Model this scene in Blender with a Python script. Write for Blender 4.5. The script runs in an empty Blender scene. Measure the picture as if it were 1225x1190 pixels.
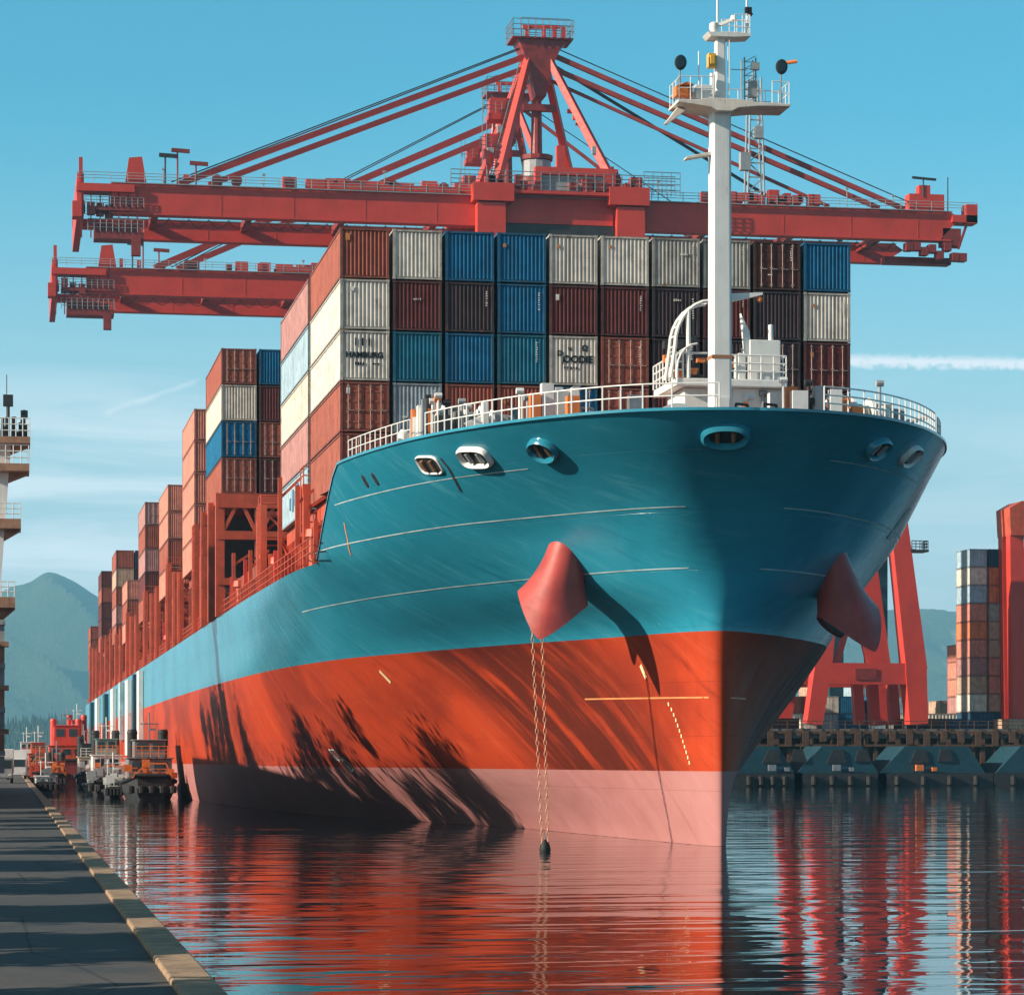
import bpy, bmesh, math, random
from mathutils import Vector, Matrix, noise
random.seed(7)
scene = bpy.context.scene
COL = scene.collection
R = math.radians

# ------------------------------------------------------------------ camera
F = 3400.0; CX = 612.5; HY = 905.0; YAW = R(10.05); H = 3.82
def slope(px): return math.tan(YAW + math.atan((px - CX) / F))
def dep(x, y): return x * math.sin(YAW) + y * math.cos(YAW)
def at(px, py, Y):
    X = Y * slope(px)
    return Vector((X, Y, H + (HY - py) * dep(X, Y) / F))
def proj(p):
    d = dep(p.x, p.y); r = p.x * math.cos(YAW) - p.y * math.sin(YAW)
    return CX + F * r / d, HY - F * (p.z - H) / d

cd = bpy.data.cameras.new("camera"); cam = bpy.data.objects.new("camera", cd); COL.objects.link(cam)
cd.sensor_fit = 'HORIZONTAL'; cd.sensor_width = 36; cd.lens = F / 1225 * 36
cd.shift_y = (HY - 595) / 1225; cd.clip_start = .5; cd.clip_end = 20000
cam.location = (0, 0, H); cam.rotation_euler = (R(90), 0, -YAW)
scene.camera = cam

# ------------------------------------------------------------------ sun and sky
SUN_EL, SUN_AZ = 23.0, 11.0      # azimuth: degrees from straight left (-X) towards the viewer
ce = math.cos(R(SUN_EL))
SUN = Vector((-math.cos(R(SUN_AZ)) * ce, -math.sin(R(SUN_AZ)) * ce, math.sin(R(SUN_EL))))
sl = bpy.data.lights.new("sun", 'SUN'); so = bpy.data.objects.new("sun", sl); COL.objects.link(so)
sl.energy = 5.0; sl.angle = R(.5); sl.color = (1.0, .86, .70)
so.rotation_euler = SUN.to_track_quat('Z', 'Y').to_euler()
so.location = (-200, -50, 200)

w = bpy.data.worlds.new("World"); scene.world = w; w.use_nodes = True
nt = w.node_tree; nt.nodes.clear()
def N(t, **k):
    n = nt.nodes.new(t)
    for a, b in k.items(): setattr(n, a, b)
    return n
def mth(op, a, b=None, c=None, clamp=False):
    n = nt.nodes.new('ShaderNodeMath'); n.operation = op; n.use_clamp = clamp
    for i, v in enumerate((a, b, c)):
        if v is None: continue
        if isinstance(v, (int, float)): n.inputs[i].default_value = v
        else: nt.links.new(v, n.inputs[i])
    return n.outputs[0]
def mixc(fac, a, b, mode='MIX'):
    n = nt.nodes.new('ShaderNodeMix'); n.data_type = 'RGBA'; n.blend_type = mode
    for s, v in ((n.inputs[0], fac), (n.inputs[6], a), (n.inputs[7], b)):
        if isinstance(v, (int, float)): s.default_value = v
        elif isinstance(v, tuple): s.default_value = (*v, 1) if len(v) == 3 else v
        else: nt.links.new(v, s)
    return n.outputs[2]
def maprange(v, a, b, c=0., d=1., smooth=True):
    n = nt.nodes.new('ShaderNodeMapRange'); n.interpolation_type = 'SMOOTHSTEP' if smooth else 'LINEAR'
    nt.links.new(v, n.inputs[0])
    for i, q in enumerate((a, b, c, d)): n.inputs[i + 1].default_value = q
    return n.outputs[0]
def noisetex(vec, scale, detail=4, rough=.55, dist=0.):
    n = nt.nodes.new('ShaderNodeTexNoise'); nt.links.new(vec, n.inputs['Vector'])
    n.inputs['Scale'].default_value = scale; n.inputs['Detail'].default_value = detail
    n.inputs['Roughness'].default_value = rough; n.inputs['Distortion'].default_value = dist
    return n.outputs[0]
def mapping(vec, sc=(1, 1, 1), loc=(0, 0, 0), rot=(0, 0, 0)):
    n = nt.nodes.new('ShaderNodeMapping'); nt.links.new(vec, n.inputs[0])
    n.inputs['Scale'].default_value = sc; n.inputs['Location'].default_value = loc; n.inputs['Rotation'].default_value = rot
    return n.outputs[0]

sky = N('ShaderNodeTexSky'); sky.sky_type = 'NISHITA'; sky.sun_disc = False
sky.sun_elevation = R(SUN_EL); sky.sun_rotation = math.atan2(SUN.x, SUN.y)
sky.altitude = 0; sky.air_density = 1.0; sky.dust_density = .6; sky.ozone_density = 1.5
geo = N('ShaderNodeNewGeometry')
tc = N('ShaderNodeTexCoord'); D = tc.outputs['Generated']
sep = N('ShaderNodeSeparateXYZ'); nt.links.new(D, sep.inputs[0])
az = mth('ARCTAN2', sep.outputs[0], sep.outputs[1])          # from +Y towards +X
el = mth('ARCSINE', sep.outputs[2])
tint = mixc(1.0, sky.outputs[0], (.30, 1.07, 1.15), 'MULTIPLY')
# clouds: soft streaks low in the sky on the left, contrails
cmb = N('ShaderNodeCombineXYZ'); nt.links.new(az, cmb.inputs[0]); nt.links.new(el, cmb.inputs[1])
ae = cmb.outputs[0]
c1 = noisetex(mapping(ae, (7, 60, 1), (3.1, .4, 0)), 1.0, 6, .6, .6)
band = mth('MULTIPLY', maprange(el, .015, .06), maprange(el, .15, .09))
side = maprange(az, R(17), R(6), .35, 1.0)
streak = mth('MULTIPLY', mth('MULTIPLY', maprange(c1, .36, .66), band), side)
def trail(px0, py0, px1, py1, w0, w1, seed, lump):
    a0, e0 = YAW + math.atan((px0 - CX) / F), math.atan((HY - py0) / F)
    a1, e1 = YAW + math.atan((px1 - CX) / F), math.atan((HY - py1) / F)
    t = maprange(az, a0, a1, 0, 1, False)
    line = mth('ADD', e0, mth('MULTIPLY', t, e1 - e0))
    n1 = noisetex(mapping(ae, (lump, lump, 1), (seed, seed, 0)), 1.0, 3, .5)
    dist = mth('ABSOLUTE', mth('SUBTRACT', mth('ADD', el, mth('MULTIPLY', mth('SUBTRACT', n1, .5), .0035)), line))
    wd = mth('ADD', w0, mth('MULTIPLY', t, w1 - w0))
    m = mth('SUBTRACT', 1.0, mth('DIVIDE', dist, wd), clamp=True)
    inside = mth('MULTIPLY', maprange(az, a0 - .001, a0 + .004), maprange(az, a1 + .002, a1 - .004))
    return mth('MULTIPLY', mth('MULTIPLY', m, inside), maprange(n1, .3, .6, .5, 1.0))
tr1 = trail(990, 434, 1330, 446, .0030, .0024, 2.0, 330)
tr2 = trail(120, 500, 240, 456, .0016, .0014, 5.0, 90)
cl = mth('ADD', mth('MULTIPLY', streak, 1.0), mth('ADD', mth('MULTIPLY', tr1, 1.4), mth('MULTIPLY', tr2, .35)), clamp=True)
SKY_K = .080
horizon = maprange(el, .235, .02, 0, .95)
base = mixc(horizon, tint, (5.0, 5.5, 6.0))
dt = N('ShaderNodeVectorMath'); dt.operation = 'DOT_PRODUCT'; nt.links.new(D, dt.inputs[0]); dt.inputs[1].default_value = SUN
base = mixc(mth('MULTIPLY', maprange(dt.outputs['Value'], .25, 1.0), .6), base, (7.0, 5.8, 4.6))
dim = mth('MULTIPLY', maprange(el, .30, .75, 1.0, .50), maprange(sep.outputs[1], .35, -.35, 1.0, .92))
base = mixc(1.0, base, dim, 'MULTIPLY')
fin = mixc(cl, base, (7.4, 7.7, 8.2))
bg = N('ShaderNodeBackground'); bg.inputs[1].default_value = SKY_K
nt.links.new(fin, bg.inputs[0])
wo = N('ShaderNodeOutputWorld'); nt.links.new(bg.outputs[0], wo.inputs[0])

vs = scene.view_settings
vs.view_transform = 'Standard'; vs.look = 'None'; vs.gamma = 1; vs.use_curve_mapping = False; vs.exposure = 0.78
scene.cycles.max_bounces = 8; scene.cycles.volume_bounces = 1

# ------------------------------------------------------------------ materials
MATS = {}
def mat(name, col, rough=.5, metal=0., var=.25, nscale=1.5, streak=0., bump=0., bscale=8., rust=0., rustcol=(.16, .06, .025), spec=.5, stretch=(1, 1, 1), coat=0.):
    """painted surface: base colour with blotchy wear, vertical dirt streaks, rust patches and a fine bump, in world metres"""
    global nt
    if name in MATS: return MATS[name]
    m = bpy.data.materials.new(name); m.use_nodes = True; MATS[name] = m
    nt = m.node_tree
    b = nt.nodes['Principled BSDF']
    g = nt.nodes.new('ShaderNodeNewGeometry'); P = g.outputs['Position']
    c = mixc(1.0, col, tuple(max(0, min(1, x * (1 - var))) for x in col))
    n1 = noisetex(mapping(P, stretch), nscale, 6, .62)
    c = mixc(maprange(n1, .35, .72), col, tuple(x * (1 - var) for x in col))
    if streak:
        n2 = noisetex(mapping(P, (3.2, 3.2, .16)), 1.0, 5, .6)
        c = mixc(mth('MULTIPLY', maprange(n2, .48, .75), streak), c, tuple(x * .45 + .015 for x in col))
    if rust:
        n3 = noisetex(mapping(P, (1.3, 1.3, .7)), 1.4, 8, .7)
        c = mixc(mth('MULTIPLY', maprange(n3, .60 , .70), rust), c, rustcol)
    nt.links.new(c, b.inputs['Base Color'])
    b.inputs['Metallic'].default_value = metal
    nr = noisetex(P, 2.3, 3)
    nt.links.new(maprange(nr, .2, .8, rough * .8, min(1, rough * 1.25), False), b.inputs['Roughness'])
    b.inputs['Specular IOR Level'].default_value = spec
    if coat: b.inputs['Coat Weight'].default_value = coat
    if bump:
        bp = nt.nodes.new('ShaderNodeBump'); bp.inputs['Strength'].default_value = 1; bp.inputs['Distance'].default_value = bump
        nt.links.new(noisetex(P, bscale, 5), bp.inputs['Height']); nt.links.new(bp.outputs[0], b.inputs['Normal'])
    return m

def hullmat(name, col, dark, light, rough, spec=.28, painted_shade=0.):
    global nt
    m = bpy.data.materials.new(name); m.use_nodes = True; MATS[name] = m
    nt = m.node_tree; b = nt.nodes['Principled BSDF']
    g = nt.nodes.new('ShaderNodeNewGeometry'); P = g.outputs['Position']
    # plates along the ship, worn scratches that follow the flow lines (raked), vertical run-off
    sp = nt.nodes.new('ShaderNodeSeparateXYZ'); nt.links.new(P, sp.inputs[0])
    girth = mth('ADD', sp.outputs[1], mth('MULTIPLY', sp.outputs[0], .6))
    cb = nt.nodes.new('ShaderNodeCombineXYZ'); nt.links.new(girth, cb.inputs[0]); nt.links.new(sp.outputs[2], cb.inputs[1])
    br = nt.nodes.new('ShaderNodeTexBrick'); nt.links.new(cb.outputs[0], br.inputs['Vector'])
    br.inputs['Color1'].default_value = (.5, .5, .5, 1); br.inputs['Color2'].default_value = (.44, .44, .44, 1); br.inputs['Mortar'].default_value = (.3, .3, .3, 1)
    br.inputs['Scale'].default_value = 1; br.inputs['Mortar Size'].default_value = .012; br.inputs['Mortar Smooth'].default_value = .6
    br.inputs['Brick Width'].default_value = 9.5; br.inputs['Row Height'].default_value = 2.35
    ww = mth('SUBTRACT', mth('MULTIPLY', sp.outputs[1], .62), mth('MULTIPLY', sp.outputs[2], .78))
    tt_ = mth('ADD', mth('MULTIPLY', sp.outputs[1], .78), mth('MULTIPLY', sp.outputs[2], .62))
    cs = nt.nodes.new('ShaderNodeCombineXYZ'); nt.links.new(mth('MULTIPLY', ww, 1.5), cs.inputs[0]); nt.links.new(mth('MULTIPLY', tt_, .10), cs.inputs[1]); nt.links.new(mth('MULTIPLY', sp.outputs[0], .25), cs.inputs[2])
    sc = noisetex(cs.outputs[0], 1.0, 10, .70, .25)
    run = noisetex(mapping(P, (1.9, 1.9, .07)), 1.0, 6, .62)
    big = noisetex(mapping(P, (1, .6, 1.3), (3, 11, 2)), .11, 5, .55)
    c = mixc(maprange(big, .40, .62), col, tuple(.3 * a + .7 * q for a, q in zip(col, dark)))
    cs2 = nt.nodes.new('ShaderNodeVectorMath'); cs2.operation = 'MULTIPLY'; nt.links.new(cs.outputs[0], cs2.inputs[0]); cs2.inputs[1].default_value = (4.5, 1.6, 4)
    sf = noisetex(cs2.outputs[0], 1.0, 8, .75)
    c = mixc(mth('MULTIPLY', maprange(sc, .52, .74), .4), c, light)
    c = mixc(mth('MULTIPLY', maprange(sc, .48, .26), .85), c, dark)
    c = mixc(mth('MULTIPLY', maprange(sf, .58, .72), .28), c, light)
    c = mixc(mth('MULTIPLY', maprange(sf, .44, .28), .5), c, dark)
    if painted_shade:                      # broad soft shade below the port anchor, painted into the red
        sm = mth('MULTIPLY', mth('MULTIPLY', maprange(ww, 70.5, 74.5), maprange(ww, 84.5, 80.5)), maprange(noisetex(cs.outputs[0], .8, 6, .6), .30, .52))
        c = mixc(mth('MULTIPLY', sm, painted_shade), c, (.085, .016, .010))
    sp2 = noisetex(mapping(P, (1.4, 1.4, 1.0)), 1.3, 9, .75)
    c = mixc(mth('MULTIPLY', maprange(sp2, .66, .72), .5), c, (.30, .13, .07))
    c = mixc(mth('MULTIPLY', maprange(run, .52, .78), .38), c, dark)
    c = mixc(mth('MULTIPLY', maprange(br.outputs['Fac'], .2, 1), .4), c, dark)
    nt.links.new(c, b.inputs['Base Color'])
    b.inputs['Specular IOR Level'].default_value = spec
    nt.links.new(maprange(sc, .2, .8, rough * .75, rough * 1.3, False), b.inputs['Roughness'])
    bp = nt.nodes.new('ShaderNodeBump'); bp.inputs['Distance'].default_value = .035; bp.inputs['Strength'].default_value = 1
    hh = mth('ADD', mth('MULTIPLY', noisetex(mapping(P, (.5, .5, .5)), 1.0, 3, .45), 1.0), mth('ADD', mth('MULTIPLY', br.outputs['Fac'], -.25), mth('MULTIPLY', sc, .04)))
    nt.links.new(hh, bp.inputs['Height']); nt.links.new(bp.outputs[0], b.inputs['Normal'])
    return m

M_BLUE = hullmat('hull_blue', (.024, .255, .365), (.012, .165, .245), (.10, .36, .45), .22, .55)
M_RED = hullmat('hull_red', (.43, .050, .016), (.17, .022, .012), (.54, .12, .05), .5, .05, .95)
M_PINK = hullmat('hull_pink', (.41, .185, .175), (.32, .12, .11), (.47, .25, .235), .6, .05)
CR = mat('crane_red', (.60, .046, .027), .5, var=.2, nscale=.3, streak=.2, rust=.12)
CRD = mat('crane_red_dark', (.27, .028, .022), .5, var=.4, nscale=.8, streak=.4)
ORR = mat('frame_orange_red', (.55, .085, .035), .5, var=.35, nscale=.8, streak=.5, rust=.4)
WH = mat('white_paint', (.74, .74, .71), .42, var=.12, nscale=.9, streak=.35, rust=.25)
GREYP = mat('grey_paint', (.33, .35, .36), .5, var=.2, streak=.3, rust=.3)
DK = mat('dark_steel', (.030, .030, .032), .55, var=.4, rust=.5)
BLK = mat('black_rubber', (.012, .012, .013), .7, var=.3)
STEEL = mat('galvanised_steel', (.32, .33, .34), .42, metal=.6, var=.3)
CABLE = mat('cable', (.05, .035, .035), .5, metal=.3)
YEL = mat('yellow_paint', (.70, .40, .06), .5, var=.2, rust=.2)
ORG = mat('orange_paint', (.75, .20, .04), .5, var=.25, rust=.2)
GLASS = mat('window_glass', (.02, .035, .04), .08, var=.1)
TEAL = mat('teal_paint', (.010, .060, .088), .5, var=.35, streak=.6, rust=.4)
CONC = mat('concrete', (.19, .16, .14), .85, var=.4, nscale=1.2, streak=.6, bump=.02, bscale=6)
RUSTY = mat('rusty_timber', (.13, .062, .035), .8, var=.5, nscale=2, streak=.7, bump=.02)
LINEW = mat('line_white', (.50, .62, .64), .5, var=.45, nscale=.7)
LINEO = mat('line_orange', (.78, .28, .10), .5, var=.3)
BOLST = mat('bolster_red', (.44, .060, .048), .42, var=.3, nscale=.9, streak=.35, bump=.01, bscale=2)
BRZ = mat('worn_bronze', (.26, .13, .07), .5, var=.5, nscale=5, rust=.4)
DKR = mat('deck_red', (.30, .06, .035), .7, var=.4, nscale=1, rust=.3)

# ------------------------------------------------------------------ mesh builder
ORIG = {}
class MB:
    def __init__(s): s.v = []; s.f = []; s.mi = []
    def add(s, vs, fs, mi=0):
        o = len(s.v); s.v += [Vector(q) for q in vs]; s.f += [[i + o for i in f] for f in fs]; s.mi += [mi] * len(fs); return s
    def box(s, c, d, rz=0., mi=0):
        c = Vector(c); x, y, z = d[0] / 2, d[1] / 2, d[2] / 2
        ca, sa = math.cos(rz), math.sin(rz)
        vs = [(c.x + a * x * ca - b * y * sa, c.y + a * x * sa + b * y * ca, c.z + e * z) for e in (-1, 1) for a, b in ((-1, -1), (1, -1), (1, 1), (-1, 1))]
        return s.add(vs, [(3, 2, 1, 0), (4, 5, 6, 7), (0, 1, 5, 4), (1, 2, 6, 5), (2, 3, 7, 6), (3, 0, 4, 7)], mi)
    def bb(s, x0, x1, y0, y1, z0, z1, mi=0): return s.box(((x0 + x1) / 2, (y0 + y1) / 2, (z0 + z1) / 2), (abs(x1 - x0), abs(y1 - y0), abs(z1 - z0)), 0, mi)
    def frame(s, p, q):
        t = (Vector(q) - Vector(p)).normalized()
        u = t.cross(Vector((0, 0, 1)))
        if u.length < 1e-3: u = Vector((1, 0, 0))
        u.normalize(); v = u.cross(t).normalized(); return t, u, v
    def bar(s, p, q, a, b=None, a2=None, b2=None):
        """box beam from p to q: a wide (horizontal), b deep"""
        b = b or a; a2 = a2 or a; b2 = b2 or b; p, q = Vector(p), Vector(q); t, u, v = s.frame(p, q)
        vs = [c + u * i * x / 2 + v * j * y / 2 for c, x, y in ((p, a, b), (q, a2, b2)) for i, j in ((-1, -1), (1, -1), (1, 1), (-1, 1))]
        return s.add(vs, [(3, 2, 1, 0), (4, 5, 6, 7), (0, 1, 5, 4), (1, 2, 6, 5), (2, 3, 7, 6), (3, 0, 4, 7)])
    def tube(s, p, q, r, n=8, r2=None, caps=True):
        r2 = r if r2 is None else r2; p, q = Vector(p), Vector(q); t, u, v = s.frame(p, q)
        vs = [c + u * math.cos(k * 2 * math.pi / n) * rr + v * math.sin(k * 2 * math.pi / n) * rr for c, rr in ((p, r), (q, r2)) for k in range(n)]
        fs = [(k, (k + 1) % n, n + (k + 1) % n, n + k) for k in range(n)]
        if caps: fs += [tuple(range(n))[::-1], tuple(range(n, 2 * n))]
        return s.add(vs, fs)
    def path(s, pts, r, n=6):
        for a, b in zip(pts, pts[1:]): s.tube(a, b, r, n)
        return s
    def loft(s, rings, cap0=True, cap1=True):
        n = len(rings[0]); vs = [p for r in rings for p in r]; fs = []
        for i in range(len(rings) - 1):
            for k in range(n): fs.append((i * n + k, i * n + (k + 1) % n, (i + 1) * n + (k + 1) % n, (i + 1) * n + k))
        if cap0: fs.append(tuple(range(n))[::-1])
        if cap1: fs.append(tuple(range((len(rings) - 1) * n, len(rings) * n)))
        return s.add(vs, fs)
    def prism(s, pts, y0, y1):
        """outline of (x, z) points, thickness along y"""
        n = len(pts); vs = [(x, y0, z) for x, z in pts] + [(x, y1, z) for x, z in pts]
        return s.add(vs, [tuple(range(n)), tuple(range(n, 2 * n))[::-1]] + [(k, k + n, (k + 1) % n + n, (k + 1) % n) for k in range(n)])
    def lathe(s, c, prof, n=14):
        c = Vector(c); rings = [[c + Vector((r * math.cos(k * 2 * math.pi / n), r * math.sin(k * 2 * math.pi / n), z)) for k in range(n)] for r, z in prof]
        return s.loft(rings)
    def rail(s, pts, h=1.05, r=.03, step=1.6, rails=3):
        """handrail over a polyline of foot points"""
        pts = [Vector(p) for p in pts]; up = Vector((0, 0, h))
        for k in range(1, rails + 1):
            for a, b in zip(pts, pts[1:]): s.tube(a + up * k / rails, b + up * k / rails, r, 5)
        for a, b in zip(pts, pts[1:]):
            m = max(1, int((b - a).length / step + .5))
            for i in range(m): p = a.lerp(b, i / m); s.tube(p, p + up, r, 5)
        s.tube(pts[-1], pts[-1] + up, r, 5); return s
    def build(s, name, m, parent=None, smooth=False, bevel=0.):
        o0 = Vector(ORIG.get(parent, (0, 0, 0))) if parent else Vector((0, 0, 0))
        if parent is None:
            xs = [q.x for q in s.v]; ys = [q.y for q in s.v]; o0 = Vector(((min(xs) + max(xs)) / 2, (min(ys) + max(ys)) / 2, min(q.z for q in s.v)))
        me = bpy.data.meshes.new(name); me.from_pydata([tuple(q - o0) for q in s.v], [], s.f)
        ms = m if isinstance(m, (list, tuple)) else [m]
        for q in ms: me.materials.append(q)
        me.polygons.foreach_set('material_index', s.mi)
        bm = bmesh.new(); bm.from_mesh(me); bmesh.ops.recalc_face_normals(bm, faces=bm.faces); bm.to_mesh(me); bm.free()
        if smooth:
            me.polygons.foreach_set('use_smooth', [True] * len(me.polygons))
            try: me.set_sharp_from_angle(angle=R(38))
            except Exception: pass
        ob = bpy.data.objects.new(name, me); COL.objects.link(ob)
        if parent: ob.parent = parent; ORIG[ob] = o0
        else: ob.location = o0; ORIG[ob] = o0
        if bevel:
            bv = ob.modifiers.new('bevel', 'BEVEL'); bv.width = bevel; bv.segments = 2; bv.limit_method = 'ANGLE'
        return ob

def tag(o, label=None, cat=None, group=None, kind=None):
    for k, v in (('label', label), ('category', cat), ('group', group), ('kind', kind)):
        if v: o[k] = v
    return o
def thing(name, loc, label, cat, group=None):
    o = bpy.data.objects.new(name, None); COL.objects.link(o); o.location = loc; o.empty_display_size = 1; ORIG[o] = Vector(loc)
    return tag(o, label, cat, group)
def copy_tree(o, parent=None):
    c = o.copy(); COL.objects.link(c)
    if parent: c.parent = parent
    for ch in o.children: copy_tree(ch, c)
    return c
def textmesh(body, size, name, m, parent, M4, extrude=.01):
    cu = bpy.data.curves.new(name, 'FONT'); cu.body = body; cu.size = size; cu.extrude = extrude; cu.offset = .012 * size / .4; cu.align_x = 'CENTER'; cu.align_y = 'CENTER'
    to = bpy.data.objects.new('tmp', cu); COL.objects.link(to)
    bpy.context.view_layer.update()
    me = bpy.data.meshes.new_from_object(to); bpy.data.objects.remove(to)
    me.transform(M4); me.materials.clear(); me.materials.append(m); me.name = name
    ob = bpy.data.objects.new(name, me); COL.objects.link(ob); ob.parent = parent
    return ob

# ------------------------------------------------------------------ hull form
def pchip(xs, ys):
    n = len(xs); h = [xs[i + 1] - xs[i] for i in range(n - 1)]; dl = [(ys[i + 1] - ys[i]) / h[i] for i in range(n - 1)]
    m = [dl[0]] + [0 if dl[i - 1] * dl[i] <= 0 else 2 * dl[i - 1] * dl[i] / (dl[i - 1] + dl[i]) for i in range(1, n - 1)] + [dl[-1]]
    def f(x):
        if x <= xs[0]: return ys[0]
        if x >= xs[-1]: return ys[-1]
        i = 0
        while x > xs[i + 1]: i += 1
        t = (x - xs[i]) / h[i]
        return (2*t**3-3*t*t+1)*ys[i] + (t**3-2*t*t+t)*h[i]*m[i] + (-2*t**3+3*t*t)*ys[i+1] + (t**3-t*t)*h[i]*m[i+1]
    return f
SX = 30.0                      # centre line of the ship
stemY = pchip([-3, 0, 3.2, 7.5, 9.2, 11.5, 14.3, 17.9], [118.2, 118, 118, 118.1, 118.0, 117.5, 115.6, 111.7])
LV = [-3, 0, 3.2, 9.2, 11.5, 14.3, 17.9]
PT = [
 [(118.2, 0), (124, .5), (131, .9), (150, 1.8), (165, 4), (177, 6), (200, 9), (240, 12), (300, 14.4), (340, 15.2)],
 [(118, 0), (118.6, .35), (124, .9), (131, 1.5), (150, 3.0), (165, 6), (177, 8.4), (200, 11.5), (240, 13.6), (300, 15.0), (330, 15.2)],
 [(118, 0), (118.6, .5), (124, 1.6), (131, 2.9), (150, 6.2), (165, 9.2), (177, 11.2), (200, 13.2), (240, 14.4), (300, 15.2)],
 [(118.0, 0), (118.6, .8), (124, 2.7), (128.5, 4.2), (135, 6.5), (145.6, 9.5), (157, 12.1), (180, 14), (221, 14.9), (260, 15.2)],
 [(117.5, 0), (117.9, 1.5), (119.2, 2.9), (123.6, 5.3), (128.5, 7.3), (135, 9.6), (145.6, 12.1), (157, 13.7), (180, 14.6), (221, 15), (260, 15.2)],
 [(115.6, 0), (116.0, 2.2), (117.6, 4.2), (120.4, 6.2), (123.3, 8.0), (127, 10.0), (135, 12.6), (143, 14.2), (155, 15), (180, 15.2)],
 [(111.7, 0), (112.05, 2.6), (113, 4.8), (115, 7.1), (117.5, 9), (122.5, 11.5), (127, 12.9), (136.8, 14.5), (150, 15.2)]]
ST = [list(t) for t in PT]
ST[2] = [(118, 0), (118.6, .5), (124, 2.3), (131, 4.2), (150, 8.2), (165, 11), (200, 14), (260, 15.2)]
ST[3] = [(118.0, 0), (118.6, .9), (120, 2.0), (124, 4.6), (128.5, 7.0), (133, 9.0), (145, 12), (160, 14), (200, 15.2)]
ST[4] = [(117.5, 0), (117.9, 1.6), (119.2, 3.3), (123.6, 6.6), (128.5, 8.9), (133, 10.6), (145, 13), (160, 14.5), (200, 15.2)]
ST[5] = [(115.6, 0), (116.0, 2.3), (117.6, 4.4), (120.2, 6.5), (123, 8.5), (127, 10.5), (132, 12.4), (143, 14.4), (155, 15.1), (180, 15.2)]
def mk(tabs):
    out = []
    for z, t in zip(LV, tabs):
        s0 = stemY(z); out.append(pchip([math.sqrt(max(0, y - s0)) for y, b in t], [b for y, b in t]))
    return out
TAB = {-1: mk(PT), 1: mk(ST)}
def half(side, s, z):
    q = math.sqrt(max(s, 0)); return pchip(LV, [f(q) for f in TAB[side]])(z)
def hp(side, s, z): return Vector((SX + side * half(side, s, z), stemY(z) + s, z))
def hn(side, s, z):
    a = hp(side, s + .15, z) - hp(side, max(0, s - .15), z); b = hp(side, s, z + .1) - hp(side, s, z - .1)
    n = a.cross(b).normalized()
    if n.x * side < 0 and abs(n.x) > .05 or (abs(n.x) <= .05 and n.y > 0): n = -n
    return n, a.normalized()
def ztop(s):
    t = (s - 24.0) / 6.5; t = max(0, min(1, t)); t = t * t * (3 - 2 * t)
    return 17.9 * (1 - t) + 13.8 * t
def find(side, px, py):
    """point of the hull surface seen at a pixel of the photograph"""
    best = None
    for i in range(90):
        s = (60 if side < 0 else 15) * (i / 89) ** 2
        for k in range(60):
            z = 18 * k / 59
            x, y = proj(hp(side, s, z)); e = (x - px) ** 2 + (y - py) ** 2
            if best is None or e < best[0]: best = (e, s, z)
    e, s, z = best; ds, dz = .5, .2
    for _ in range(60):
        imp = False
        for a, b in ((ds, 0), (-ds, 0), (0, dz), (0, -dz)):
            if s + a < 0 or (side > 0 and s + a > 16): continue
            x, y = proj(hp(side, s + a, z + b)); e2 = (x - px) ** 2 + (y - py) ** 2
            if e2 < e: e, s, z, imp = e2, s + a, z + b, True
        if not imp: ds *= .5; dz *= .5
    return s, z

ship = thing('container_ship', (SX, 118, 0), 'huge blue and red container ship moored bow first towards the viewer', 'ship')
NS = 170; SS = [442 * (j / NS) ** 2.7 for j in range(NS + 1)]
ZR = [-3, -1.2, -.4, 0, .8, 1.6, 2.4, 3.2] + [3.2 + 6 * k / 9 for k in range(1, 10)] + [9.2 + 4.6 * k / 8 for k in range(1, 9)]
NT = 8
hb = bmesh.new(); grid = {}
for side in (-1, 1):
    for j, s in enumerate(SS):
        zt = ztop(s)
        for k in range(len(ZR) + NT):
            z = ZR[k] if k < len(ZR) else 13.8 + (zt - 13.8) * (k - len(ZR) + 1) / NT
            grid[side, j, k] = hb.verts.new(hp(side, s, z) - ORIG[ship])
    for j in range(NS):
        for k in range(len(ZR) + NT - 1):
            q = [grid[side, j, k], grid[side, j + 1, k], grid[side, j + 1, k + 1], grid[side, j, k + 1]]
            f = hb.faces.new(q if side > 0 else q[::-1]); f.smooth = True
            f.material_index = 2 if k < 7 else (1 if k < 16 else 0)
# transom
for k in range(len(ZR) - 1):
    f = hb.faces.new([grid[-1, NS, k], grid[1, NS, k], grid[1, NS, k + 1], grid[-1, NS, k + 1]])
bmesh.ops.remove_doubles(hb, verts=hb.verts, dist=.002)
bmesh.ops.dissolve_degenerate(hb, edges=hb.edges, dist=.001)
bmesh.ops.recalc_face_normals(hb, faces=hb.faces)
me = bpy.data.meshes.new('hull'); hb.to_mesh(me); hb.free()
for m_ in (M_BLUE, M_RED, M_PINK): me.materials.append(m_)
hull = bpy.data.objects.new('hull', me); COL.objects.link(hull); hull.parent = ship; ORIG[hull] = ORIG[ship]

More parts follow.
